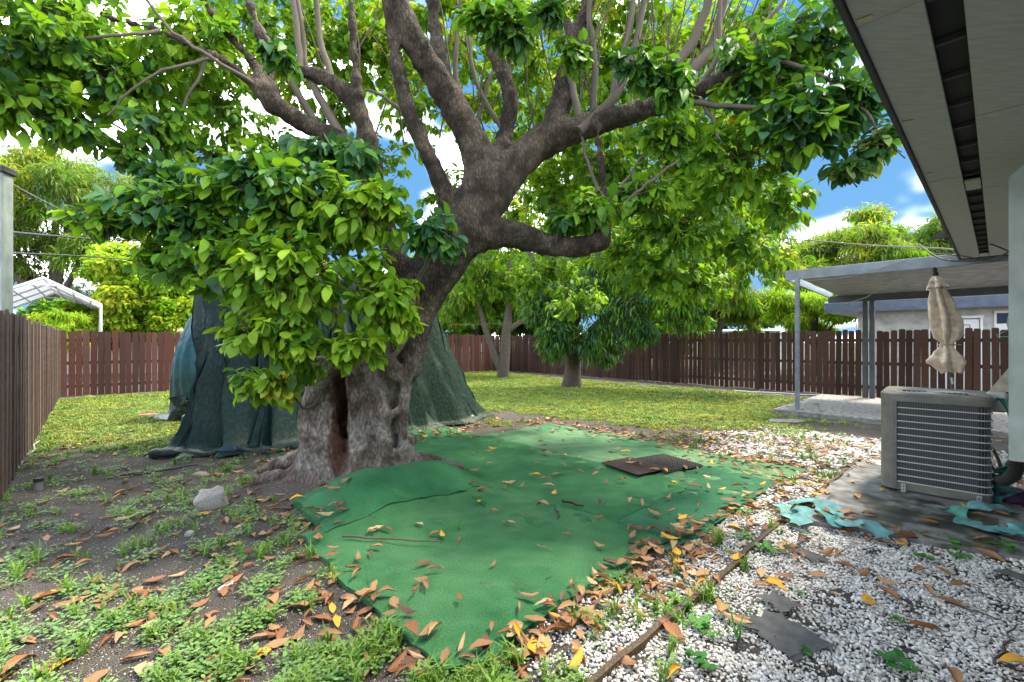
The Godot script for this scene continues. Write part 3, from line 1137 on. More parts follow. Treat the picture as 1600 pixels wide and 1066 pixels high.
# twigs with whorls of leaves spread through an ellipsoid
func foliage(L: Leaves, c: Vector3, r: Vector3, twigs: int, tones: Array, size: float, rng: RandomNumberGenerator, per := 10, droop := 0.5, stems := true, shell := 0.55) -> void:
	for i in twigs:
		var u := Vector3(rng.randfn(), rng.randfn(), rng.randfn()).normalized()
		var rad := pow(rng.randf(), shell)
		var tip := c + u * rad * r
		var out := (u * r).normalized()
		var d := (out * 0.9 + Vector3(rng.randf_range(-0.5, 0.5), rng.randf_range(-0.2, 0.5), rng.randf_range(-0.5, 0.5))).normalized()
		var base := tip - d * size * 1.6
		if stems:
			L.stems.tube([base - Vector3(0, size * 0.25, 0) - d * size * 0.6, base, tip], [0.007, 0.005, 0.003], 3, Color(0.12, 0.1, 0.06), false)
		var side := d.cross(Vector3.UP)
		if side.length() < 0.1:
			side = Vector3.RIGHT
		side = side.normalized()
		var up := side.cross(d)
		var a := rng.randf() * TAU
		var k0: int = tones[rng.randi() % tones.size()]
		for k in per:
			a += 2.4 + rng.randf_range(-0.3, 0.3)
			var t := pow(float(k + 1) / per, 0.6)
			var radial := side * cos(a) + up * sin(a)
			var ld := (radial * 0.8 + d * (0.25 + 0.5 * t) + Vector3.DOWN * droop * rng.randf_range(0.5, 1.5)).normalized()
			var ln := (Vector3.UP * 0.8 + radial * 0.25 + Vector3(rng.randf_range(-0.45, 0.45), 0, rng.randf_range(-0.45, 0.45)))
			ln = (ln - ld * ln.dot(ld)).normalized()
			var kk: int = k0
			if rng.randf() < 0.22:
				kk = tones[rng.randi() % tones.size()]
			if rng.randf() < 0.0012:
				kk = 4
			L.add(base.lerp(tip, t) + radial * 0.008, ld, ln, size * rng.randf_range(0.55, 1.25), kk)


func big_tree() -> void:
	var t := thing("broadleaf_tree", "old spreading tree with thick buttressed grey trunk rising out of the green carpet", "tree", Vector3.ZERO)
	var rough := FastNoiseLite.new()
	rough.seed = 77
	rough.fractal_octaves = 3
	rough.frequency = 1.0
	var segs := []
	var lay := func(path: Array, sharp: float) -> void:
		var q := smooth_path(path, 3)
		for i in q.size() - 1:
			segs.append([q[i][0], q[i + 1][0], q[i][1], q[i + 1][1], sharp])
	# buttressed foot: two lobes, a dark cleft, roots
	lay.call([[at(512, 775, 4.8), 0.29], [at(508, 700, 4.8), 0.24], [at(506, 640, 4.8), 0.215], [at(512, 590, 4.85), 0.18], [at(515, 562, 4.9), 0.12]], 34.0)
	lay.call([[at(590, 770, 4.8), 0.32], [at(586, 700, 4.8), 0.265], [at(588, 640, 4.8), 0.25], [at(598, 590, 4.85), 0.235], [at(610, 560, 4.95), 0.19]], 34.0)
	lay.call([[at(585, 610, 4.68), 0.12], [at(572, 575, 4.66), 0.13], [at(562, 558, 4.7), 0.08]], 40.0)
	lay.call([[at(640, 590, 4.8), 0.1], [at(650, 545, 4.75), 0.11], [at(660, 505, 4.85), 0.09]], 40.0)
	lay.call([[at(548, 740, 5.05), 0.24], [at(548, 640, 5.05), 0.18], [at(556, 560, 5.1), 0.15]], 34.0)
	lay.call([[at(588, 690, 5.0), 0.24], [at(610, 600, 5.0), 0.235], [at(634, 520, 5.0), 0.24], [at(660, 455, 5.0), 0.25], [at(695, 400, 5.0), 0.265], [at(732, 345, 5.0), 0.26], [at(756, 300, 5.0), 0.245], [at(766, 272, 5.0), 0.22]], 30.0)
	for r in [
		[[500, 730, 4.75, 0.16], [462, 752, 4.7, 0.11], [425, 768, 4.6, 0.075], [385, 778, 4.45, 0.05]],
		[[495, 715, 4.9, 0.13], [455, 718, 5.05, 0.1], [420, 735, 5.1, 0.06], [395, 745, 5.05, 0.04]],
		[[520, 740, 4.7, 0.2], [492, 775, 4.55, 0.13], [462, 786, 4.45, 0.085], [420, 790, 4.38, 0.045]],
		[[560, 740, 4.6, 0.2], [535, 770, 4.5, 0.12], [505, 785, 4.4, 0.07]],
		[[610, 690, 4.9, 0.17], [645, 718, 5.0, 0.1], [690, 727, 5.15, 0.07], [722, 733, 5.2, 0.045]],
		[[615, 725, 4.7, 0.15], [648, 748, 4.62, 0.08]],
		[[505, 690, 4.85, 0.12], [455, 745, 4.85, 0.1], [415, 752, 4.75, 0.07], [378, 766, 4.6, 0.045]],
		[[600, 700, 5.2, 0.25], [640, 690, 5.6, 0.1]],
	]:
		var q := []
		for a in r:
			q.append([at(a[0], a[1], a[2]), a[3]])
		lay.call(q, 38.0)
	# ridges and knobs that flute the foot
	for r in [
		[[482, 735, 4.66, 0.08], [487, 680, 4.63, 0.06], [492, 615, 4.68, 0.07], [500, 575, 4.72, 0.06]], [[528, 735, 4.6, 0.09], [524, 670, 4.62, 0.06], [520, 610, 4.68, 0.05]],
		[[560, 750, 4.56, 0.1], [553, 690, 4.56, 0.055], [550, 635, 4.6, 0.05], [548, 585, 4.66, 0.06]], [[600, 750, 4.52, 0.1], [604, 690, 4.5, 0.06], [598, 640, 4.52, 0.07], [586, 610, 4.55, 0.08]],
		[[632, 735, 4.64, 0.09], [628, 680, 4.6, 0.06], [632, 620, 4.6, 0.06], [642, 560, 4.68, 0.07], [655, 520, 4.74, 0.07]], [[575, 640, 4.52, 0.06], [600, 652, 4.5, 0.05], [624, 640, 4.55, 0.05]],
		[[503, 582, 4.74, 0.11], [494, 570, 4.76, 0.09]], [[620, 585, 4.6, 0.08], [606, 560, 4.64, 0.07]],
	]:
		var q := []
		for a in r:
			q.append([at(a[0], a[1], a[2]), a[3]])
		lay.call(q, 46.0)
	# the great limbs
	var great := [
		[[762, 280, 5.0, 31], [735, 215, 4.95, 27], [700, 150, 4.9, 25], [665, 95, 4.8, 23], [635, 40, 4.7, 22], [605, -40, 4.6, 20], [585, -130, 4.5, 15]],
		[[752, 250, 5.1, 21], [716, 165, 5.3, 17], [692, 110, 5.5, 15], [680, 45, 5.6, 13], [672, -70, 5.8, 10]],
		[[712, 360, 5.0, 22], [692, 295, 4.9, 16], [662, 228, 4.8, 15], [638, 172, 4.75, 15], [622, 110, 4.7, 13], [610, 40, 4.7, 11], [600, -70, 4.7, 9]],
		[[772, 270, 5.1, 20], [790, 212, 5.2, 15], [797, 150, 5.2, 14], [780, 100, 5.2, 14], [765, 55, 5.2, 11], [752, -50, 5.2, 9]],
		[[762, 310, 5.0, 34], [800, 264, 5.1, 31], [850, 222, 5.1, 28], [920, 197, 5.0, 22], [1000, 173, 4.9, 19], [1080, 146, 4.8, 16], [1150, 116, 4.7, 13], [1215, 84, 4.6, 10], [1290, 50, 4.5, 7]],
		[[860, 212, 5.1, 22], [876, 160, 5.1, 20], [888, 110, 5.1, 18], [905, 60, 5.1, 16], [925, -20, 5.1, 13]],
		[[900, 75, 5.1, 14], [870, 15, 5.2, 12], [838, -50, 5.3, 10]],
		[[728, 372, 5.0, 30], [790, 364, 4.9, 25], [850, 381, 4.8, 20], [900, 386, 4.75, 18], [940, 376, 4.7, 18]],
		[[940, 372, 4.7, 14], [946, 320, 4.75, 9], [938, 250, 4.8, 8], [932, 170, 4.9, 6]],
		[[640, 455, 5.0, 24], [600, 352, 5.0, 21], [575, 268, 5.0, 19], [530, 222, 5.0, 18], [470, 190, 4.9, 16], [424, 162, 4.8, 15]],
		[[583, 268, 5.0, 17], [566, 190, 5.0, 16], [535, 142, 5.0, 14], [495, 116, 5.0, 12], [455, 110, 5.0, 9]],
		[[424, 163, 4.8, 11], [372, 112, 4.7, 8], [312, 76, 4.6, 7], [240, 46, 4.5, 6], [150, 24, 4.4, 4.5]],
		[[428, 162, 4.8, 11], [390, 92, 4.8, 9], [332, 22, 4.8, 8], [296, -50, 4.8, 7]],
		[[432, 160, 4.85, 11], [412, 85, 4.9, 9], [384, -20, 5.0, 8], [370, -80, 5, 6]],
		[[562, 172, 5.0, 11], [553, 85, 5.0, 9], [545, -50, 5.1, 8]],
	]
	for g in great:
		var q := limb(g)
		for i in q.size():
			q[i][1] *= 1.0 if i == 0 else 0.86
		lay.call(q, 34.0)
	var tone := FastNoiseLite.new()
	tone.seed = 9
	tone.frequency = 3.0
	tone.fractal_octaves = 4
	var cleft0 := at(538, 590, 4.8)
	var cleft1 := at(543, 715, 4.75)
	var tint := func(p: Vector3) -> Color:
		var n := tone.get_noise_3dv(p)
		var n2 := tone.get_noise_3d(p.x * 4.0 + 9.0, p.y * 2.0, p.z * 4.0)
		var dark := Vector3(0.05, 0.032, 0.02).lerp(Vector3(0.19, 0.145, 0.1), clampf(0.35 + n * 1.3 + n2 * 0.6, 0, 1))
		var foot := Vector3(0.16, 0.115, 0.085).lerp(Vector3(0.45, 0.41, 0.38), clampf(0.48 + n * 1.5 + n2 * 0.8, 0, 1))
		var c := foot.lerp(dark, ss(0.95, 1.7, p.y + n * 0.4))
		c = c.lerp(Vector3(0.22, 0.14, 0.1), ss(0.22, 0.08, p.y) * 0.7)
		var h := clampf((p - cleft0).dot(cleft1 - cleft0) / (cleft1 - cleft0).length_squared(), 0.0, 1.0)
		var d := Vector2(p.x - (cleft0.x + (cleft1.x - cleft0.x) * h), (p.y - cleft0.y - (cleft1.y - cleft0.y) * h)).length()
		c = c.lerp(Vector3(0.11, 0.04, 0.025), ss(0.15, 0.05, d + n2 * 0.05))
		return Color(c.x, c.y, c.z)
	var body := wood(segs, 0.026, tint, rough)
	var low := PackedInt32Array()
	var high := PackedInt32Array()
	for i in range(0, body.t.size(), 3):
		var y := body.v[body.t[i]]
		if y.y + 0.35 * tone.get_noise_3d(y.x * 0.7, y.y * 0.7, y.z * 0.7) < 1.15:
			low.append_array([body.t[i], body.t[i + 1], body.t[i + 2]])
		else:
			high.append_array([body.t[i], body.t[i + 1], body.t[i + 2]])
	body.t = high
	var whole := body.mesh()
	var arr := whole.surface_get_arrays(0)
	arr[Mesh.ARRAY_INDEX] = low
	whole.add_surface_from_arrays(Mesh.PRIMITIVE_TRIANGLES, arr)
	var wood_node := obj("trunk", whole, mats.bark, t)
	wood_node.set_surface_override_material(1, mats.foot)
	# thinner upright and trailing branches, each its own
	var rng := RandomNumberGenerator.new()
	rng.seed = 501
	var thin := [
		[[905, 190, 5.0, 8], [893, 130, 5.0, 7], [880, 60, 5.0, 6], [872, -30, 5, 5]],
		[[925, 186, 5.0, 7], [930, 110, 5.0, 6], [922, 30, 5.0, 5], [925, -40, 5, 4]],
		[[955, 180, 4.95, 6], [962, 110, 5.0, 5], [985, 40, 5.0, 5], [990, -40, 5, 4]],
		[[905, 205, 4.9, 10], [960, 150, 4.9, 9], [985, 90, 4.9, 7], [1005, 10, 5.0, 6], [1010, -50, 5, 5]],
		[[1015, 168, 4.9, 11], [1045, 118, 4.9, 10], [1085, 60, 4.9, 9], [1115, -20, 4.9, 8]],
		[[1030, 165, 4.9, 13], [1080, 110, 5.0, 12], [1110, 75, 5.1, 9], [1130, 10, 5.2, 7], [1140, -50, 5.2, 6]],
		[[1085, 145, 4.8, 6], [1120, 90, 4.8, 5], [1125, 20, 4.8, 4], [1135, -40, 4.8, 3]],
		[[1100, 140, 4.8, 5], [1160, 70, 4.7, 4], [1220, 10, 4.6, 3.5], [1250, -30, 4.6, 3]],
		[[1150, 118, 4.7, 4], [1210, 60, 4.5, 4], [1290, 10, 4.4, 3]],
		[[1090, 150, 4.8, 5], [1112, 185, 4.7, 4], [1125, 225, 4.6, 3]],
		[[1080, 160, 4.8, 6], [1140, 168, 4.6, 5], [1230, 172, 4.4, 4], [1300, 210, 4.2, 3]],
		[[1200, 90, 4.6, 6], [1260, 110, 4.4, 4], [1330, 150, 4.2, 3], [1370, 200, 4.1, 2.5]],
		[[790, 210, 5.2, 6], [745, 130, 5.4, 4], [735, 60, 5.5, 3.5], [745, -30, 5.6, 3]],
		[[735, 190, 5.3, 6], [712, 120, 5.5, 5], [715, 40, 5.6, 4], [722, -40, 5.6, 3]],
		[[700, 290, 5.2, 8], [672, 235, 5.4, 7], [640, 185, 5.5, 5], [600, 150, 5.6, 3], [570, 140, 5.7, 2]],
		[[745, 190, 5.4, 5], [770, 110, 5.6, 3], [790, 40, 5.7, 3], [800, -40, 5.8, 3]],
		[[540, 225, 5.0, 9], [505, 160, 5.0, 8], [480, 110, 5.1, 7], [470, 30, 5.1, 6], [455, -50, 5.1, 5]],
		[[520, 130, 5.0, 7], [500, 60, 5.1, 6], [490, -40, 5.1, 5]],
		[[470, 112, 5.0, 7], [462, 40, 5.0, 6], [455, -40, 5.0, 5]],
		[[500, 205, 4.95, 8], [468, 150, 5.0, 7], [440, 100, 5.0, 6], [400, 30, 5.1, 5], [380, -40, 5.2, 4]],
		[[395, 130, 4.7, 4], [330, 90, 4.5, 3.5], [270, 50, 4.4, 3], [220, -10, 4.3, 3]],
		[[340, 95, 4.6, 4], [290, 100, 4.4, 3], [220, 130, 4.3, 2.5], [170, 180, 4.3, 2]],
		[[250, 48, 4.5, 4], [190, 55, 4.3, 3], [120, 60, 4.2, 3], [60, 40, 4.1, 2]],
		[[330, 85, 4.6, 3], [300, 140, 4.5, 2.5], [282, 185, 4.5, 2]],
		[[942, 350, 4.7, 4], [985, 310, 4.6, 3], [1020, 280, 4.5, 3], [1060, 250, 4.4, 2]],
		[[940, 340, 4.7, 4], [975, 285, 4.8, 3], [1010, 240, 4.9, 2]],
		[[935, 300, 4.8, 4], [915, 240, 4.9, 3], [905, 190, 5.0, 2]],
		[[545, 570, 4.75, 7], [520, 470, 4.5, 6], [480, 380, 4.3, 5], [430, 320, 4.2, 4]],
		[[600, 555, 4.75, 6], [580, 470, 4.5, 5], [560, 390, 4.3, 4], [565, 320, 4.2, 3]],
		[[520, 570, 4.75, 6], [470, 480, 4.4, 5], [400, 420, 4.2, 4], [320, 370, 4.1, 3], [200, 340, 4.0, 2]],
		[[510, 600, 4.7, 4], [480, 640, 4.5, 3], [450, 600, 4.3, 2.5], [420, 560, 4.2, 2]],
		[[640, 540, 4.75, 5], [650, 450, 4.6, 4], [680, 390, 4.4, 3], [700, 360, 4.3, 2]],
		[[598, 610, 4.62, 5], [606, 570, 4.6, 5], [640, 525, 4.7, 5], [660, 500, 4.8, 4]],
		[[560, 380, 4.5, 3], [500, 400, 4.2, 2.5], [420, 470, 4.0, 2]],
	]
	for g in thin:
		var q := smooth_path(limb(g), 4)
		var pts := []
		var rad := []
		for i in q.size():
			pts.append(q[i][0] + (Vector3(rng.randfn(), rng.randfn(), rng.randfn()) * 0.008 if i > 0 else Vector3.ZERO))
			rad.append(q[i][1] * 0.8)
		var mb := MB.new()
		var k := rng.randf_range(0.8, 1.25)
		mb.tube(pts, rad, 8, Color(0.22 * k, 0.18 * k, 0.14 * k))
		put("branch", mb, mats.twig, t)
	# thin leafless shoots crowding the upper right
	var sh := MB.new()
	for i in 46:
		var a := at(rng.randf_range(880, 1180), rng.randf_range(100, 190), rng.randf_range(4.8, 5.5))
		var dx := rng.randf_range(-0.1, 0.75) + (a.x - 1.5) * 0.2
		var b := a + Vector3(dx, rng.randf_range(0.8, 1.9), rng.randf_range(-0.3, 0.3))
		var k := rng.randf_range(0.7, 1.2)
		sh.tube([a, a.lerp(b, 0.5) + Vector3(rng.randf_range(-0.08, 0.08), 0, 0), b], [0.010, 0.008, 0.004], 5, Color(0.19 * k, 0.15 * k, 0.11 * k), false)
	for i in 24:
		var a := at(rng.randf_range(500, 880), rng.randf_range(60, 260), rng.randf_range(5.2, 6.0))
		var b := a + Vector3(rng.randf_range(-0.5, 0.5), rng.randf_range(0.6, 1.6), rng.randf_range(-0.3, 0.3))
		var k := rng.randf_range(0.7, 1.2)
		sh.tube([a, a.lerp(b, 0.5) + Vector3(rng.randf_range(-0.08, 0.08), 0, 0), b], [0.011, 0.009, 0.005], 5, Color(0.18 * k, 0.13 * k, 0.09 * k), false)
	tag(put("shoots", sh, mats.twig, t), "", "", "", "stuff")

	var L := Leaves.new()
	# [px, py, depth, rx, ry, rz, twigs, tones, leaf size]
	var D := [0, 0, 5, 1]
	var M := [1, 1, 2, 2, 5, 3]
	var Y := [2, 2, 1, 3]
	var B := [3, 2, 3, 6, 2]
	var masses := [
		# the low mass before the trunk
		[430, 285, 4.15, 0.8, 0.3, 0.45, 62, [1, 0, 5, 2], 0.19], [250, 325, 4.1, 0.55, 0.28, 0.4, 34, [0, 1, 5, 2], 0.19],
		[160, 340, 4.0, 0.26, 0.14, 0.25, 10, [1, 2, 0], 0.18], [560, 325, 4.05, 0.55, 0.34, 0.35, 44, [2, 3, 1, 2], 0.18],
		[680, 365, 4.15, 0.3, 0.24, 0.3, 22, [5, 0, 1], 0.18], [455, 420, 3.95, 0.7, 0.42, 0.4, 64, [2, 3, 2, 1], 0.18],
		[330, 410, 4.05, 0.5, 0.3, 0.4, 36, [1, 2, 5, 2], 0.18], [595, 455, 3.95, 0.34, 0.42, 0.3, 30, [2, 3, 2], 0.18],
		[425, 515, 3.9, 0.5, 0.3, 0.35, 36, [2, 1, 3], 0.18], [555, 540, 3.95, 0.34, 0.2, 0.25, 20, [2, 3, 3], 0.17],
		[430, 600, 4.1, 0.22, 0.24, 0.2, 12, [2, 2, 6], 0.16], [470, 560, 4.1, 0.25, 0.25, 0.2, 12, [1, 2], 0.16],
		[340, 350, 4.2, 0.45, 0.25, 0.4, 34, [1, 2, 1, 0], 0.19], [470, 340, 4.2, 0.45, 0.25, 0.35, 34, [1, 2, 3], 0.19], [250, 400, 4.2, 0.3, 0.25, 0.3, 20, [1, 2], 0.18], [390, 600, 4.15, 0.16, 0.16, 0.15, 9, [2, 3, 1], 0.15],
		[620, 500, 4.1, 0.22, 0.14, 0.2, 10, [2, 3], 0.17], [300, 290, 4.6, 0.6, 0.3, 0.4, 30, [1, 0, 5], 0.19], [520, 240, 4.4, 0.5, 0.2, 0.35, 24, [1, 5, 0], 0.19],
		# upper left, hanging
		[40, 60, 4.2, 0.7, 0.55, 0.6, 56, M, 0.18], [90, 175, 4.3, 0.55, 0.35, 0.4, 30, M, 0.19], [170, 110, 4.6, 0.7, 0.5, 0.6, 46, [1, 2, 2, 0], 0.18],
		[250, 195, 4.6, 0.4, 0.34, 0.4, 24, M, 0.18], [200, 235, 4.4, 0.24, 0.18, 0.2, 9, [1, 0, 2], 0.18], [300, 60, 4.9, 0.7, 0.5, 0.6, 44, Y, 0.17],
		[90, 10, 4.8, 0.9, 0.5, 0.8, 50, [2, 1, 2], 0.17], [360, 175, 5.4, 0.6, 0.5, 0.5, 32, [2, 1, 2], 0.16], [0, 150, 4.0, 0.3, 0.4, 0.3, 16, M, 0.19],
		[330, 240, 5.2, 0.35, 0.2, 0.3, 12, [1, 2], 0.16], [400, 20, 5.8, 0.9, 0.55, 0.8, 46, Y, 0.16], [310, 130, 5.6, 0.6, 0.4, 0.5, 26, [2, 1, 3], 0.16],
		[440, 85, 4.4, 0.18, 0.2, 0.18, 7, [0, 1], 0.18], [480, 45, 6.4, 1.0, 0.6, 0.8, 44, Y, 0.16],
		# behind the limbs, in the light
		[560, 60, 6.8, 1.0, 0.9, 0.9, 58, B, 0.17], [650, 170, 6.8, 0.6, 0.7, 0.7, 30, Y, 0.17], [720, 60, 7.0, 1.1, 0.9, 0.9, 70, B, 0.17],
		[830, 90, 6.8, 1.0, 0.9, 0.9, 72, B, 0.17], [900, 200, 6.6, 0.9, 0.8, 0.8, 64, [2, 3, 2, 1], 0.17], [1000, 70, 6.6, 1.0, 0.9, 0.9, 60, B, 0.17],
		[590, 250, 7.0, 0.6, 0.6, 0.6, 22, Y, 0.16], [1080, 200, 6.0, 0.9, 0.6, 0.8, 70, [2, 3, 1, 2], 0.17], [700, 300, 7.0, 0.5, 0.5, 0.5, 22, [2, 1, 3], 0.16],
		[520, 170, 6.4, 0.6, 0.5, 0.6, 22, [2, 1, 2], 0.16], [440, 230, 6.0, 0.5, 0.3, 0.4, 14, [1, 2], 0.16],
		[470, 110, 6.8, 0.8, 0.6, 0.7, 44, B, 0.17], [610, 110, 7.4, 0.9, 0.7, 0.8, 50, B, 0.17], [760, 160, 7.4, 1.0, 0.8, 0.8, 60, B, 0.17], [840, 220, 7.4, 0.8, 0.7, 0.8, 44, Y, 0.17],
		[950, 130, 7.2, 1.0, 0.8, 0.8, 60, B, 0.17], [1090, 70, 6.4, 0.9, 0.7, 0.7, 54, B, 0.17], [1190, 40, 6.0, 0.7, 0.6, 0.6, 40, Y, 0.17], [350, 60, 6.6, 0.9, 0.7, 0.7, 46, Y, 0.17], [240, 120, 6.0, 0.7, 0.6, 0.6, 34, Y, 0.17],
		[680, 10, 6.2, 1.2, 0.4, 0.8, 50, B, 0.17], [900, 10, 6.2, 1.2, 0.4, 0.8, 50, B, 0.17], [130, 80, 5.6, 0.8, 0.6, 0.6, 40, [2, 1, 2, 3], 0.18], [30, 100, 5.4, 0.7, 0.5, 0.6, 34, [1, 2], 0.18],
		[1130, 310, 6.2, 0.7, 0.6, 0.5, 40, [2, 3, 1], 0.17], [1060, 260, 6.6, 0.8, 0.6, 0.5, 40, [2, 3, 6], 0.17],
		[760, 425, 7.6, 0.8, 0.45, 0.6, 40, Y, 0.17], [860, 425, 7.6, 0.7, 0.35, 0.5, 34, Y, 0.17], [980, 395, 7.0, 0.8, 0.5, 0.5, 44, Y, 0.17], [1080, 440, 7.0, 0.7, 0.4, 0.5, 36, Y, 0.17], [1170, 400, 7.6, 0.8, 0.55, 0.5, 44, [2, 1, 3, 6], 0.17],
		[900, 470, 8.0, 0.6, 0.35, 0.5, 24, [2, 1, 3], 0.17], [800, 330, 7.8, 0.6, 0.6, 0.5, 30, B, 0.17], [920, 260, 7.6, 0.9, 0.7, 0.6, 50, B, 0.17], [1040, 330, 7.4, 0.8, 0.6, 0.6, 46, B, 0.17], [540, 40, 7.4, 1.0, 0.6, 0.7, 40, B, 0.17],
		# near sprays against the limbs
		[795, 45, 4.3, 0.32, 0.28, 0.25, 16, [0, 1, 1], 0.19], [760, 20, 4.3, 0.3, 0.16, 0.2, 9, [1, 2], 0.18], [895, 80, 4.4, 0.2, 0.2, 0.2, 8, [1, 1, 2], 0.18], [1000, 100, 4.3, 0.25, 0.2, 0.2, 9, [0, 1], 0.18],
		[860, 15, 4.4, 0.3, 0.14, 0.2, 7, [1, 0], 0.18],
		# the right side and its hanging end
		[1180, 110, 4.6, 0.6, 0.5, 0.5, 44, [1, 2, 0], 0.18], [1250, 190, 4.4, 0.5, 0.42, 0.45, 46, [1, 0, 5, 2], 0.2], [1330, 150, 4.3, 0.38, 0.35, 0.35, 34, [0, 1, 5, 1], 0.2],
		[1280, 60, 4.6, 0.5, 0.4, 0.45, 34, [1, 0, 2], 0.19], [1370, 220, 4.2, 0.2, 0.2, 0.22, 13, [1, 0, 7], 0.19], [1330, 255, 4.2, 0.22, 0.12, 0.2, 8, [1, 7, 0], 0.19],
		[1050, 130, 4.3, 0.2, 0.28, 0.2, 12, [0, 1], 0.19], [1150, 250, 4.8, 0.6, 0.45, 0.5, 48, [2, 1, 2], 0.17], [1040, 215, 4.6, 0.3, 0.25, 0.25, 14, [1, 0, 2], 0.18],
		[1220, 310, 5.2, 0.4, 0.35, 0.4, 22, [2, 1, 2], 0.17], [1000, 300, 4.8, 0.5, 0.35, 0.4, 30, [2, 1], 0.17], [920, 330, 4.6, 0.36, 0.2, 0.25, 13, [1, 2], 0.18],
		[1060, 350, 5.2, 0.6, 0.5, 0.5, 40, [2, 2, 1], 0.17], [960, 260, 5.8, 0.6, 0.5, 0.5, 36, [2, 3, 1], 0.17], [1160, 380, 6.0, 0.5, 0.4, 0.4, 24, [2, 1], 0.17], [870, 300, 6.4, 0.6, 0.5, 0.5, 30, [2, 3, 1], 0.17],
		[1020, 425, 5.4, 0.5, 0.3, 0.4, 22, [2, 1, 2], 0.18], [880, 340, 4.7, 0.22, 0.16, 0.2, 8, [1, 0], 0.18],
	]
	for a in masses:
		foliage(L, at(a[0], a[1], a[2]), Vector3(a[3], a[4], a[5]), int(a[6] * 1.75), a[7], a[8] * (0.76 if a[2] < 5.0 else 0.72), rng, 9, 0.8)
	# the top of the crown, above the frame
	for i in 12:
		var c := Vector3(rng.randf_range(-4.6, 3.4), rng.randf_range(5.7, 7.4), rng.randf_range(-8.0, -2.0))
		foliage(L, c, Vector3(0.9, 0.5, 0.9), 26, Y, 0.19, rng, 9, 0.5, false)
	# the leaves that show largest stand alone, the rest are one mass
	var order := []
	for i in L.pos.size():
		var p := L.pos[i]
		if p.z > -0.5:
			continue
		var x := absf(p.x / -p.z * FOC)
		var y := absf((p.y - EYE) / -p.z * FOC)
		if x < 790 and y < 525:
			order.append([L.lng[i] / -p.z, i])
	order.sort_custom(func(a, b): return a[0] > b[0])
	var alone := {}
	var one := []
	for k in 8:
		for r in [0.8, 1.0, 1.25]:
			one.append(fine_leaf(leaf_tone(k, r)))
	for k in mini(300, order.size()):
		var i: int = order[k][1]
		alone[i] = true
		var o := obj("leaf", one[L.tone[i] * 3 + k % 3][(k / 3) % 4], mats.leaf, t)
		var y := L.dir[i]
		var x := y.cross(L.nrm[i]).normalized()
		o.transform = Transform3D(Basis(x, y, x.cross(y).normalized()) * L.lng[i], L.pos[i])
	var rest := PackedInt32Array()
	for i in L.pos.size():
		if not alone.has(i):
			rest.append(i)
	tag(put("foliage", leaf_mesh(L, rest, BROAD, 3), mats.leaf, t), "", "", "", "stuff")
	tag(put("twigs", L.stems, mats.twig, t), "", "", "", "stuff")
	print("tree leaves ", L.pos.size())


func fine_leaf(col: Color) -> Array:
	var out := []
	var rng := RandomNumberGenerator.new()
	rng.seed = 8
	for k in 4:
		var p := PackedVector3Array()
		var w := [0.02, 0.17, 0.255, 0.28, 0.255, 0.17, 0.0]
		var bend := rng.randf_range(-0.28, -0.08)
		var fold := rng.randf_range(0.02, 0.08)
		for i in 7:
			var t := i / 6.0
			for j in 5:
				var u := (j - 2) / 2.0
				p.append(Vector3(u * w[i], t, bend * t * t + fold * absf(u) - 0.03 * u * u + rng.randf_range(-0.006, 0.006)))
		var mb := MB.new()
		mb.sheet(p, 7, 5, Vector3(0, 0, 1))
		mb.c.fill(col)
		out.append(mb.mesh())
	return out


func tree_wood(t: Node3D, trunk: Array, limbs: Array, col: Color) -> void:
	var lists := [trunk]
	lists.append_array(limbs)
	for i in lists.size():
		var q := smooth_path(lists[i], 4)
		var pts := []
		var rad := []
		for e in q:
			pts.append(e[0])
			rad.append(e[1])
		var mb := MB.new()
		mb.tube(pts, rad, 12, col)
		put("trunk" if i == 0 else "limb", mb, mats.bark, t)


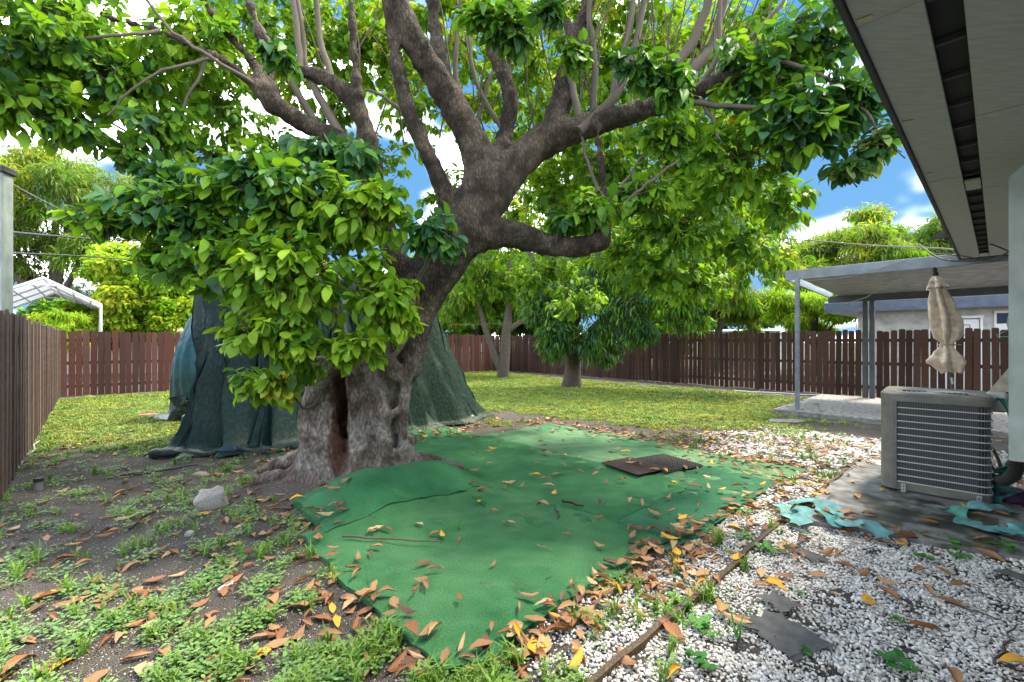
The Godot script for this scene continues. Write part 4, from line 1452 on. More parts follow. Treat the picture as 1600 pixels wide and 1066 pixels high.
func mango_trees() -> void:
	var rng := RandomNumberGenerator.new()
	rng.seed = 610
	# the nearer one, with foliage hanging almost to the grass
	var t := thing("mango_tree", "dark mango tree with narrow leaves drooping almost to the grass before the fence", "tree", Vector3.ZERO)
	var b := gp(893, 605)
	tree_wood(t, [[b + Vector3(0, -0.1, 0), 0.42], [b + Vector3(0.02, 0.25, 0), 0.3], [b + Vector3(0.05, 1.0, 0), 0.24], [b + Vector3(-0.1, 2.2, 0), 0.22], [b + Vector3(-0.5, 3.6, 0), 0.18], [b + Vector3(-0.7, 6.0, 0), 0.1]],
		[[[b + Vector3(0.05, 1.0, 0), 0.18], [b + Vector3(0.9, 2.1, 0), 0.15], [b + Vector3(2.2, 3.0, 0.3), 0.1], [b + Vector3(3.8, 4.5, 0.3), 0.06]],
		[[b + Vector3(-0.05, 1.6, 0), 0.14], [b + Vector3(-0.9, 2.9, 0.2), 0.12], [b + Vector3(-1.3, 4.2, 0.2), 0.08], [b + Vector3(-2.2, 6, 0), 0.05]],
		[[b + Vector3(0, 1.8, 0), 0.12], [b + Vector3(0.6, 3.4, 0.3), 0.1], [b + Vector3(1.2, 6.0, 0), 0.06]]], Color(0.2, 0.16, 0.13))
	var L := Leaves.new()
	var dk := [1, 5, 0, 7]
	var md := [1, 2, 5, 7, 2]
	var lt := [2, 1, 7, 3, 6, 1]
	for a in [
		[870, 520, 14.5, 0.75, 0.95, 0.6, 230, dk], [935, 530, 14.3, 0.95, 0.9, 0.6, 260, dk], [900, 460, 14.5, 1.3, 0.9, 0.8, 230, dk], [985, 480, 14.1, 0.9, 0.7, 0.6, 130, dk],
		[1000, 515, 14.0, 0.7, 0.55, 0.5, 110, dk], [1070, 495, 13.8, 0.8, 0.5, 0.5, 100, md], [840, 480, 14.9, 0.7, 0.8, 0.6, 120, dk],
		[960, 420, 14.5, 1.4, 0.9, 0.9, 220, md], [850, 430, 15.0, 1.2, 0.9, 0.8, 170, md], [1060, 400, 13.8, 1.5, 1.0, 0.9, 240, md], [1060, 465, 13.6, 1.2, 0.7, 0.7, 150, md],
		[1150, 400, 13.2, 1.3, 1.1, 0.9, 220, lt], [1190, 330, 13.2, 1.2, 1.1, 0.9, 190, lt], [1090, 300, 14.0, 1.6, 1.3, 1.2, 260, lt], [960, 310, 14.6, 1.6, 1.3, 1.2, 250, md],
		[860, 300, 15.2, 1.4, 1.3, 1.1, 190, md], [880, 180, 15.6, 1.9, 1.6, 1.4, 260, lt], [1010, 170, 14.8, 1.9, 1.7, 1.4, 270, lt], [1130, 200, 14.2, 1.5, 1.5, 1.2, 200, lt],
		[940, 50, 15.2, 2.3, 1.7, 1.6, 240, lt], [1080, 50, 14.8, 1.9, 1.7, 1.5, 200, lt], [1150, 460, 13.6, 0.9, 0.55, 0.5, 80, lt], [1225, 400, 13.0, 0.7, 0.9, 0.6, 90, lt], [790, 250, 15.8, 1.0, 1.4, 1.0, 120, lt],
	]:
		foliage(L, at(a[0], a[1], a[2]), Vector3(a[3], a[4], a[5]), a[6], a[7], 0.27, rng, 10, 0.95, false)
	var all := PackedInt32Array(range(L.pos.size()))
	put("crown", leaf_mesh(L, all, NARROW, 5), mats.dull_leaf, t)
	# the farther one with the forked trunk
	var t2 := thing("mango_tree", "smaller mango tree with forked trunk in the back corner of the lawn", "tree", Vector3.ZERO)
	b = gp(786, 590)
	tree_wood(t2, [[b + Vector3(0.02, -0.1, 0), 0.34], [b + Vector3(0, 0.2, 0), 0.25], [b + Vector3(0.08, 1.0, 0), 0.22], [b + Vector3(0.14, 2.0, 0), 0.2], [b + Vector3(0.3, 3.4, 0), 0.12], [b + Vector3(0.3, 5, 0), 0.06]],
		[[[b + Vector3(-0.05, 0.3, 0), 0.2], [b + Vector3(-0.45, 1.2, 0), 0.15], [b + Vector3(-0.75, 2.1, 0), 0.13], [b + Vector3(-1.2, 3.6, 0), 0.07]],
		[[b + Vector3(0.14, 1.9, 0), 0.12], [b + Vector3(1.1, 2.55, 0), 0.09], [b + Vector3(2.2, 2.9, 0), 0.05]]], Color(0.26, 0.21, 0.17))
	L = Leaves.new()
	var lt2 := [2, 1, 7, 3]
	for a in [[765, 440, 18.4, 1.2, 0.6, 0.7, 110, lt2], [820, 455, 18.6, 1.0, 0.6, 0.6, 90, lt2], [715, 460, 18.6, 0.9, 0.7, 0.6, 80, lt2], [740, 450, 19.5, 1.5, 1.3, 1.0, 200, md], [800, 430, 19.8, 1.8, 1.3, 1.2, 230, md], [715, 485, 19.6, 1.1, 0.8, 0.8, 110, [1, 2, 7]], [850, 480, 19.2, 0.8, 0.5, 0.6, 40, md],
		[720, 390, 20.0, 1.5, 1.2, 1.2, 170, [1, 2, 2, 7]], [800, 360, 20.0, 1.8, 1.5, 1.4, 200, [1, 5, 2]], [770, 500, 19.3, 0.5, 0.3, 0.5, 18, md], [690, 430, 20.0, 0.8, 1.0, 0.9, 50, [1, 2, 7]]]:
		foliage(L, at(a[0], a[1], a[2]), Vector3(a[3], a[4], a[5]), a[6], a[7], 0.3, rng, 9, 0.9, false)
	all = PackedInt32Array(range(L.pos.size()))
	put("crown", leaf_mesh(L, all, NARROW, 6), mats.dull_leaf, t2)


func far_tree(called: String, label: String, foot: Vector3, h: float, crown: Vector3, mid: float, clumps: int, twigs: int, tones: Array, size: float, shape: Array, seed_: int, droop := 0.6) -> void:
	var rng := RandomNumberGenerator.new()
	rng.seed = seed_
	var t := thing(called, label, "tree", Vector3.ZERO, 0.0, "trees beyond the fences")
	var L := Leaves.new()
	var c := foot + Vector3(0, mid, 0)
	var limbs := []
	for i in clumps:
		var u := Vector3(rng.randfn(), rng.randfn() * 0.9 + 0.25, rng.randfn()).normalized()
		var r := pow(rng.randf(), 0.35)
		var k := c + u * crown * r
		var q := crown * rng.randf_range(0.2, 0.36)
		q.y *= 0.75
		if k.y - q.y < 0.3:
			k.y = 0.3 + q.y
		foliage(L, k, q, int(twigs * 2.2 * rng.randf_range(0.6, 1.3)), [tones[rng.randi() % tones.size()], tones[rng.randi() % tones.size()], tones[0]], size, rng, 9, droop, false, 0.4)
		if i < 6:
			limbs.append([[foot + Vector3(0, h * 0.28, 0), h * 0.018], [foot.lerp(k, 0.55) + Vector3(0, h * 0.1, 0), h * 0.011], [k, h * 0.004]])
	tree_wood(t, [[foot + Vector3(0, -0.1, 0), h * 0.035], [foot + Vector3(0.1, h * 0.2, 0), h * 0.026], [foot + Vector3(0, h * 0.5, 0), h * 0.018], [foot + Vector3(0.2, h * 0.85, 0), h * 0.005]], limbs, Color(0.2, 0.17, 0.14))
	put("crown", leaf_mesh(L, PackedInt32Array(range(L.pos.size())), shape, seed_), mats.dull_leaf, t)


func far_trees() -> void:
	var g := Vector3(1, 0, 1)
	far_tree("mango_tree", "large mango tree flecked with yellow behind the left pole", at(85, 533, 27.0) * g, 13.0, Vector3(5.4, 4.6, 4.5), 8.6, 64, 46, [7, 2, 1, 6, 7], 0.42, NARROW, 701)
	far_tree("leafy_tree", "bright yellow-green tree above the back fence right of the canopy tent", at(215, 533, 19.0) * g, 6.5, Vector3(2.5, 2.1, 2.0), 3.2, 44, 34, [3, 2, 6, 3], 0.24, BROAD, 702)
	far_tree("leafy_shrub", "feathery light green shrub under the canopy tent behind the left fence", at(60, 533, 13.6) * g, 2.8, Vector3(1.3, 0.85, 1.0), 1.75, 24, 22, [3, 2, 6], 0.16, NARROW, 703)
	far_tree("dark_shrub", "dark green shrubbery inside the canopy tent behind the fence corner", at(125, 533, 21.0) * g, 4.0, Vector3(2.6, 1.3, 1.2), 2.2, 28, 26, [1, 0, 2], 0.24, BROAD, 704)
	far_tree("mango_tree", "broad mango tree with yellowing flush beyond the patio roof", at(1385, 533, 27.0) * g, 11.0, Vector3(5.6, 3.2, 4.0), 6.0, 64, 44, [7, 2, 6, 1, 7], 0.42, NARROW, 705)
	far_tree("leafy_tree", "bright lime green tree left of the neighbour's white house", at(1270, 533, 19.5) * g, 5.0, Vector3(1.7, 1.6, 1.4), 2.9, 36, 34, [3, 2, 3, 6], 0.24, NARROW, 706)
	far_tree("distant_tree", "grey-green distant tree low above the fence right of the middle", at(1160, 533, 45.0) * g, 7.0, Vector3(4.0, 1.6, 2.5), 4.0, 30, 26, [5, 7, 1], 0.5, BROAD, 707)
	far_tree("leafy_tree", "yellow-green tree behind the back fence seen between the mango trunks", at(740, 533, 28.0) * g, 9.0, Vector3(5.0, 3.0, 2.5), 4.4, 50, 34, [2, 3, 6, 1], 0.4, BROAD, 708)
	far_tree("leafy_tree", "light green tree behind the right fence above the drooping mango", at(1000, 533, 25.0) * g, 12.0, Vector3(5.0, 4.6, 2.5), 6.4, 60, 40, [2, 3, 6, 1], 0.4, BROAD, 709)
	far_tree("leafy_tree", "olive green tree behind the right fence, just left of the patio roof", at(1120, 533, 23.0) * g, 5.6, Vector3(2.6, 1.7, 1.6), 3.2, 40, 30, [7, 2, 1, 6], 0.34, NARROW, 711)
	far_tree("leafy_tree", "dark leafy tree behind the far corner of the brown fence", at(860, 533, 30.0) * g, 9.0, Vector3(4.2, 2.8, 2.5), 4.0, 44, 32, [1, 2, 7, 5], 0.42, BROAD, 712)
	far_tree("leafy_shrub", "low green shrubbery showing just over the middle of the brown fence", at(1040, 533, 19.0) * g, 3.2, Vector3(1.9, 0.9, 0.9), 2.0, 26, 26, [2, 1, 7], 0.24, BROAD, 713)
	far_tree("leafy_tree", "mid green tree behind the dark green tarpaulins and the back fence", at(440, 533, 26.0) * g, 8.0, Vector3(5.0, 2.6, 2.5), 4.2, 50, 34, [2, 1, 7, 6], 0.38, BROAD, 710)


# ---------------------------------------------------------------- tarpaulins
func loft(low: Array, high: Array, top: float, rows: int, per: int, seed_: int, fold: float, tint: Callable) -> MB:
	var n := low.size()
	var f := FastNoiseLite.new()
	f.seed = seed_
	f.frequency = 1.0
	f.fractal_octaves = 3
	var cols := n * per
	var p := PackedVector3Array()
	var c := PackedColorArray()
	var mid := Vector2.ZERO
	for a in low:
		mid += Vector2(a[0], -a[1]) / n
	for i in rows:
		var t := float(i) / (rows - 1)
		for j in cols:
			var k := j / per
			var u := float(j % per) / per
			var g := func(list: Array) -> Vector2:
				var q := []
				for e in [-1, 0, 1, 2]:
					var w = list[(k + e + n) % n]
					q.append(Vector2(w[0], -w[1]))
				return (q[1] as Vector2).cubic_interpolate(q[2], q[0], q[3], u)
			var b: Vector2 = g.call(low)
			var h: Vector2 = g.call(high)
			var sag := pow(t, lerpf(0.3, 0.75, ss(-4.3, -1.8, b.x)))
			var w := b.lerp(h, sag)
			var out := (w - mid).normalized()
			var y := t * top
			# folds run down from the top and open towards the foot
			var s := float(j) / per
			var amp := fold * (0.35 + 0.65 * (1.0 - t)) * ss(1.0, 0.93, t)
			var d := (0.8 * f.get_noise_2d(s * 2.2, t * 0.5 + 5.0) + 0.55 * (0.5 - absf(f.get_noise_2d(s * 6.0 + t * 0.4, t * 0.25)) * 2.6)) * amp
			d += f.get_noise_3d(w.x * 14.0, y * 5.0, w.y * 14.0) * 0.012
			if i == 0:
				d += 0.05
			w += out * d
			y += f.get_noise_2d(s * 2.0 + 30.0, 0.0) * 0.08 * t
			if i <= 1:
				y = 0.03 + 0.05 * i + 0.02 * f.get_noise_2d(s * 6.0, 3.0)
			p.append(Vector3(w.x, y + 0.0, w.y))
			c.append(tint.call(Vector3(w.x, y, w.y), t, s))
	# close the top
	var cm := Vector3.ZERO
	for j in cols:
		cm += p[(rows - 1) * cols + j] / cols
	for j in cols:
		p.append(p[(rows - 1) * cols + j].lerp(cm, 0.5) + Vector3(0, 0.05, 0))
		c.append(c[(rows - 1) * cols + j])
	for j in cols:
		p.append(cm + Vector3(0, 0.04, 0) + Vector3(0.001 * j, 0, 0))
		c.append(c[(rows - 1) * cols + j])
	var mb := MB.new()
	mb.sheet(p, rows + 2, cols, Vector3.ZERO, c, true)
	return mb


func tarps() -> void:
	var t := thing("green_tarpaulin", "dark green crinkled tarpaulin draped like a tent behind the big trunk", "tarpaulin", Vector3.ZERO)
	var low := [[-4.62, 6.05], [-3.9, 5.98], [-3.3, 6.1], [-2.7, 6.55], [-2.1, 7.1], [-1.4, 7.75], [-0.75, 8.45], [-0.65, 9.0], [-1.6, 9.7], [-3.0, 9.1], [-4.3, 8.1], [-4.75, 7.0]]
	var high := [[-4.62, 6.7], [-4.2, 6.75], [-3.7, 7.0], [-3.1, 7.4], [-2.6, 7.8], [-2.15, 8.15], [-1.7, 8.5], [-1.72, 8.85], [-2.1, 9.1], [-3.0, 8.7], [-4.1, 7.8], [-4.6, 7.1]]
	var tone := FastNoiseLite.new()
	tone.seed = 51
	tone.frequency = 1.3
	var body := loft(low, high, 2.6, 56, 18, 61, 0.42, func(p: Vector3, t_: float, _s: float) -> Color:
		var n := tone.get_noise_3dv(p)
		var a := Vector3(0.012, 0.052, 0.05).lerp(Vector3(0.018, 0.055, 0.032), ss(-4.0, -1.5, p.x))
		return Color(a.x, a.y, a.z) * (1.0 + 0.35 * n))
	put("sheet", body, mats.tarp, t)
	# the rolled hem lying on the ground at its near corner
	var hem := MB.new()
	var pts := []
	var rad := []
	for i in 26:
		var u := i / 25.0
		pts.append(Vector3(lerpf(-4.72, -2.65, u), 0.05 + 0.02 * sin(u * 17.0), -lerpf(5.92, 6.42, pow(u, 1.6)) + 0.05 * sin(u * 23.0)))
		rad.append(0.05 + 0.022 * sin(u * 31.0) + 0.01 * sin(u * 71.0))
	hem.tube(pts, rad, 10, lin(0.07, 0.09, 0.085))
	put("hem", hem, mats.tarp, t)
	for a in [[-0.72, 8.35], [-2.0, 7.05]]:
		var g := MB.new()
		g.tube([Vector3(a[0], 0.16, -a[1] + 0.1), Vector3(a[0], 0.17, -a[1] + 0.11)], [0.02, 0.02], 8, lin(0.5, 0.5, 0.48))
		put("eyelet", g, mats.plain, t)
	var c := thing("blue_green_cover", "smooth blue-green cover bulging out to the left of the dark tarpaulin", "cover", Vector3.ZERO)
	low = [[-7.25, 9.3], [-6.8, 8.75], [-6.0, 8.6], [-5.3, 8.8], [-4.9, 9.4], [-5.2, 10.1], [-6.1, 10.3], [-6.95, 10.0]]
	high = [[-6.25, 9.1], [-6.1, 8.85], [-5.8, 8.8], [-5.4, 8.9], [-5.3, 9.2], [-5.4, 9.5], [-5.8, 9.55], [-6.15, 9.4]]
	var bulge := loft(low, high, 2.3, 30, 8, 62, 0.07, func(p: Vector3, t_: float, _s: float) -> Color:
		var a := Vector3(0.016, 0.085, 0.075).lerp(Vector3(0.012, 0.14, 0.19), ss(0.15, 0.65, t_))
		return Color(a.x, a.y, a.z) * (1.0 + 0.2 * tone.get_noise_3dv(p)))
	for i in bulge.v.size():
		var h := clampf(bulge.v[i].y / 2.3, 0.0, 1.0)
		bulge.v[i] += Vector3(-0.42, 0, 0.1) * sin(h * PI) * 0.7
	put("sheet", bulge, mats.cover, c)
	var rag := MB.new()
	var q := PackedVector3Array()
	for i in 7:
		for j in 9:
			q.append(at(268 + j * 6.0, 622 + i * 5.0, 8.6) + Vector3(0, 0.05 * sin(i * 1.7 + j * 0.9), 0.12 * cos(j * 1.3 + i)))
	rag.sheet(q, 7, 9, Vector3(0, 1, 1))
	for i in rag.c.size():
		rag.c[i] = lin(0.12, 0.17, 0.16)
	tag(put("folded_sheet", rag, mats.tarp), "grey-green folded plastic sheet in the gap between the two covers", "plastic sheet")
	var blk := MB.new()
	blk.box(Vector3(0.2, 0.34, 0.2), gp(290, 682) + Vector3(0, 0.17, -0.1), Basis(Vector3.UP, 0.4), 0.02, lin(0.16, 0.14, 0.14))
	tag(put("concrete_block", blk, mats.plain), "pale upright block half hidden in the gap between the covers", "block")
	var red := MB.new()
	red.box(Vector3(0.3, 0.05, 0.12), gp(231, 651) + Vector3(0, 0.03, 0), Basis(Vector3.UP, 0.4), 0.015, lin(0.5, 0.12, 0.14))
	tag(put("red_scrap", red, mats.plain), "small red scrap on the lawn at the foot of the blue-green cover", "scrap")
	for a in [[356, 712, 0.14, lin(0.01, 0.05, 0.1), "blue bundle of plastic poking out under the tarpaulin hem"], [385, 706, 0.1, lin(0.015, 0.03, 0.035), "dark bundle beside the blue one under the tarpaulin hem"]]:
		var m := MB.new()
		m.box(Vector3(a[2] * 1.6, a[2], a[2]), gp(a[0], a[1]) + Vector3(0, a[2] * 0.4, 0), Basis(Vector3.UP, 0.5), a[2] * 0.3, a[3])
		tag(put("plastic_bundle", m, mats.cover), a[4], "bundle")


# ---------------------------------------------------------------- artificial turf
func carpet_height(x: float, z: float) -> float:
	var q := sp(Vector3(x, 0, z))
	var hump := 0.22 * exp(-pow((q.y + 3.95) / 0.42, 2.0)) * ss(1.15, 1.9, q.x) * ss(3.15, 2.6, q.x)
	return ground(x, z) + hump


func carpet(label: String, s0: float, s1: float, p0: float, p1: float, lift: float, col: Color, seed_: int, cut := 0.0) -> void:
	var t := relief
	var f := FastNoiseLite.new()
	f.seed = seed_
	f.frequency = 1.0
	f.fractal_octaves = 3
	var rows := int((s1 - s0) / 0.05) + 2
	var cols := int((p1 - p0) / 0.05) + 2
	var p := PackedVector3Array()
	var c := PackedColorArray()
	for i in rows:
		for j in cols:
			var u := float(i) / (rows - 1)
			var w := float(j) / (cols - 1)
			var s := lerpf(s0 + cut * w, s1, u)
			var q := lerpf(p0, p1, w)
			s += f.get_noise_1d(q * 1.6) * 0.07 * (1.0 if i == 0 or i == rows - 1 else 0.5)
			q += f.get_noise_1d(s * 1.6 + 50.0) * 0.07 * (1.0 if j == 0 or j == cols - 1 else 0.5)
			var v := yard(s, q)
			var edge := i == 0 or j == 0 or i == rows - 1 or j == cols - 1
			var y := carpet_height(v.x, v.z) + lift + maxf(0.0, f.get_noise_2d(v.x * 2.2, v.z * 2.2)) * 0.03 + 0.006 * f.get_noise_2d(v.x * 9.0, v.z * 9.0)
			p.append(Vector3(v.x, y, v.z))
			var n := f.get_noise_2d(v.x * 1.1 + 20.0, v.z * 1.1)
			var worn := f.get_noise_2d(v.x * 5.0 + 20.0, v.z * 5.0)
			c.append(Color(col.r * (1.05 + n * 0.9 + worn * 0.5), col.g * (1.0 + n * 0.35 + worn * 0.25), col.b * (1.0 + n * 0.5 + worn * 0.35)))
	var mb := MB.new()
	mb.sheet(p, rows, cols, Vector3.UP, c)
	var rim := []
	for j in cols: rim.append(j)
	for i in range(1, rows): rim.append(i * cols + cols - 1)
	for j in range(cols - 2, -1, -1): rim.append((rows - 1) * cols + j)
	for i in range(rows - 2, 0, -1): rim.append(i * cols)
	var mid := yard((s0 + s1) * 0.5, (p0 + p1) * 0.5)
	for i in rim.size():
		var a := p[rim[i]]
		var b := p[rim[(i + 1) % rim.size()]]
		mb.quad(a, b, Vector3(b.x, ground(b.x, b.z) - 0.01, b.z), Vector3(a.x, ground(a.x, a.z) - 0.01, a.z), (a - mid) * Vector3(1, 0, 1), Color(col.r * 0.8, col.g * 0.8, col.b * 0.8))
	tag(put("turf_carpet", mb, mats.turf), label, "artificial grass", "green artificial turf pieces")


func carpets() -> void:
	var pale := lin(0.1, 0.25, 0.11)
	var deep := lin(0.03, 0.18, 0.055)
	carpet("pale green artificial turf piece at the far right under the black mat", 4.35, 6.2, -5.65, -1.57, 0.010, pale, 71, 0.0)
	carpet("strip of green artificial turf showing between the trunk and the tarpaulin", 1.7, 4.6, -6.9, -5.2, 0.018, deep, 72)
	carpet("bright green artificial turf piece in the middle, right of the trunk", 2.6, 4.62, -5.5, -2.18, 0.02, deep, 73)
	carpet("dark green turf strip beside the leaf pile and the gravel", 3.0, 5.4, -2.5, -1.57, 0.018, lin(0.016, 0.14, 0.06), 74)
	carpet("large front piece of green artificial turf nearest the camera", 1.17, 3.15, -3.66, -1.68, 0.027, lin(0.05, 0.205, 0.07), 75)
	carpet("green artificial turf humped up over the roots at the foot of the trunk", 1.32, 2.95, -4.3, -3.5, 0.036, lin(0.022, 0.165, 0.058), 76)


# ---------------------------------------------------------------- air conditioner
func rounded(half: Vector2, r: float, steps := 5) -> Array:
	var o := []
	for q in [[1, 1, 0.0], [-1, 1, PI * 0.5], [-1, -1, PI], [1, -1, PI * 1.5]]:
		for k in steps + 1:
			var a: float = q[2] + PI * 0.5 * k / steps
			o.append(Vector2(q[0] * (half.x - r) + cos(a) * r, q[1] * (half.y - r) + sin(a) * r))
	return o


func ring(mb: MB, path: Array, y0: float, y1: float, col := Color.WHITE) -> void:
	for i in path.size():
		var a: Vector2 = path[i]
		var b: Vector2 = path[(i + 1) % path.size()]
		var m := (a + b) * 0.5
		mb.quad(Vector3(a.x, y0, a.y), Vector3(b.x, y0, b.y), Vector3(b.x, y1, b.y), Vector3(a.x, y1, a.y), Vector3(m.x, 0, m.y), col)


func condenser() -> void:
	var right := gp(1546, 788, 0.045)
	var left := gp(1375, 765, 0.045)
	var dirx := (right - left).normalized()
	dirx = dirx.slerp(-BX, 0.75).normalized()
	var yaw := atan2(-dirx.z, dirx.x)
	var w := 0.78
	var at_ := right + Vector3(-0.035, -0.035, 0.07) - dirx * w * 0.5 + Vector3(dirx.z, 0, -dirx.x) * w * 0.5
	var t := thing("air_conditioner", "beige outdoor air conditioner with louvred sides on the damp slab", "air conditioner", at_, yaw)
	var h := w * 0.5
	var y0 := 0.07
	var y1 := 0.94
	var pan := MB.new()
	ring(pan, rounded(Vector2(h, h), 0.09), y0 - 0.02, y0 + 0.055)
	put("base_pan", pan, mats.metal_beige, t)
	var core := MB.new()
	ring(core, rounded(Vector2(h - 0.03, h - 0.03), 0.08), y0, y1)
	put("coil", core, mats.dark_coil, t)
	var fins := MB.new()
	var path := rounded(Vector2(h - 0.012, h - 0.012), 0.085, 6)
	for i in path.size():
		var a: Vector2 = path[i]
		var b: Vector2 = path[(i + 1) % path.size()]
		var n := maxi(1, int(a.distance_to(b) / 0.0115))
		for k in n:
			var q := a.lerp(b, float(k) / n)
			fins.box(Vector3(0.0035, y1 - y0, 0.0035), Vector3(q.x, (y0 + y1) * 0.5, q.y), Basis.IDENTITY, 0.0)
	tag(put("fins", fins, mats.coil_fin, t), "", "", "", "stuff")
	for k in 13:
		var y := y0 + 0.06 + k * 0.0665
		var o := MB.new()
		var pts := []
		var rad := []
		var rp := rounded(Vector2(h, h), 0.09, 6)
		for i in rp.size() + 1:
			var q: Vector2 = rp[i % rp.size()]
			pts.append(Vector3(q.x, y, q.y))
			rad.append(0.006)
		o.tube(pts, rad, 6, Color.WHITE, false)
		put("louver", o, mats.metal_bar, t)
	# blank corner panel at the front left
	var cp := MB.new()
	var arc := []
	arc.append(Vector2(-h + 0.1, h + 0.008))
	for k in 7:
		var a := PI * 0.5 + PI * 0.5 * k / 6.0
		arc.append(Vector2(-h - 0.008 + 0.09 + cos(a) * 0.09, h + 0.008 - 0.09 + sin(a) * 0.09))
	arc.append(Vector2(-h - 0.008, -h * 0.2))
	for i in arc.size() - 1:
		var a: Vector2 = arc[i]
		var b: Vector2 = arc[i + 1]
		cp.quad(Vector3(a.x, y0 - 0.015, a.y), Vector3(b.x, y0 - 0.015, b.y), Vector3(b.x, y1 + 0.01, b.y), Vector3(a.x, y1 + 0.01, a.y), Vector3(-1, 0, 1))
	put("corner_panel", cp, mats.metal_beige, t)
	var strip := MB.new()
	strip.box(Vector3(0.022, y1 - y0, 0.012), Vector3(-h + 0.111, (y0 + y1) * 0.5, h + 0.004), Basis.IDENTITY, 0.004)
	put("panel_edge", strip, mats.metal_beige, t)
	# top cap with its recessed fan grille
	var cap := MB.new()
	var o1 := rounded(Vector2(h + 0.012, h + 0.012), 0.1, 6)
	ring(cap, o1, y1 - 0.015, y1 + 0.055)
	var o2 := rounded(Vector2(h - 0.012, h - 0.012), 0.09, 6)
	var nn := o1.size()
	for i in nn:
		var j := (i + 1) % nn
		cap.quad(Vector3(o1[i].x, y1 + 0.055, o1[i].y), Vector3(o1[j].x, y1 + 0.055, o1[j].y), Vector3(o2[j].x, y1 + 0.072, o2[j].y), Vector3(o2[i].x, y1 + 0.072, o2[i].y), Vector3.UP)
		var e := Vector2(o2[i]).normalized() * 0.31
		var g := Vector2(o2[j]).normalized() * 0.31
		cap.quad(Vector3(o2[i].x, y1 + 0.072, o2[i].y), Vector3(o2[j].x, y1 + 0.072, o2[j].y), Vector3(g.x, y1 + 0.05, g.y), Vector3(e.x, y1 + 0.05, e.y), Vector3.UP)
	put("top_cap", cap, mats.metal_beige, t)
	var well := MB.new()
	for i in 32:
		var a := Vector2.from_angle(TAU * i / 32.0) * 0.31
		var b := Vector2.from_angle(TAU * (i + 1) / 32.0) * 0.31
		well.tri(Vector3(0, y1 - 0.08, 0), Vector3(a.x, y1 - 0.04, a.y), Vector3(b.x, y1 - 0.04, b.y), Vector3.UP)
		well.quad(Vector3(a.x, y1 - 0.04, a.y), Vector3(b.x, y1 - 0.04, b.y), Vector3(b.x, y1 + 0.05, b.y), Vector3(a.x, y1 + 0.05, a.y), Vector3(-a.x, 0, -a.y))
	put("fan_well", well, mats.dark_coil, t)
	for k in 7:
		var g := MB.new()
		var pts := []
		var rad := []
		for i in 33:
			var a := TAU * i / 32.0
			pts.append(Vector3(cos(a) * (0.06 + k * 0.04), y1 + 0.058, sin(a) * (0.06 + k * 0.04)))
			rad.append(0.003)
		g.tube(pts, rad, 5, Color.WHITE, false)
		put("grille_ring", g, mats.metal_bar, t)
	var hub := MB.new()
	hub.tube([Vector3(0, y1 + 0.04, 0), Vector3(0, y1 + 0.066, 0)], [0.06, 0.055], 16)
	put("fan_hub", hub, mats.metal_bar, t)
	for a in [[-h + 0.17, 0.0], [h - 0.09, 0.0]]:
		var o := MB.new()
		o.box(Vector3(0.035, 0.12, 0.006), Vector3(a[0], 0.055, h + 0.016), Basis.IDENTITY, 0.001)
		o.box(Vector3(0.035, 0.006, 0.05), Vector3(a[0], 0.002, h + 0.036), Basis.IDENTITY, 0.001)
		for y in [0.03, 0.06, 0.09]:
			o.box(Vector3(0.012, 0.012, 0.008), Vector3(a[0], y, h + 0.0185), Basis.IDENTITY, 0.001, lin(0.1, 0.1, 0.1))
		put("foot_bracket", o, mats.galvanised, t)
	for x in [-0.2, 0.06, 0.27]:
		var o := MB.new()
		o.tube([Vector3(x, y1 + 0.03, h + 0.01), Vector3(x, y1 + 0.03, h + 0.017)], [0.007, 0.006], 8, lin(0.08, 0.08, 0.08))
		put("screw", o, mats.plain, t)
	# leaves stuck on the coil are left to the litter; feet
	for sx in [-1, 1]:
		for sz in [-1, 1]:
			var o := MB.new()
			o.box(Vector3(0.07, 0.05, 0.07), Vector3(sx * (h - 0.1), 0.025, sz * (h - 0.1)))
			put("foot", o, mats.rubber, t)


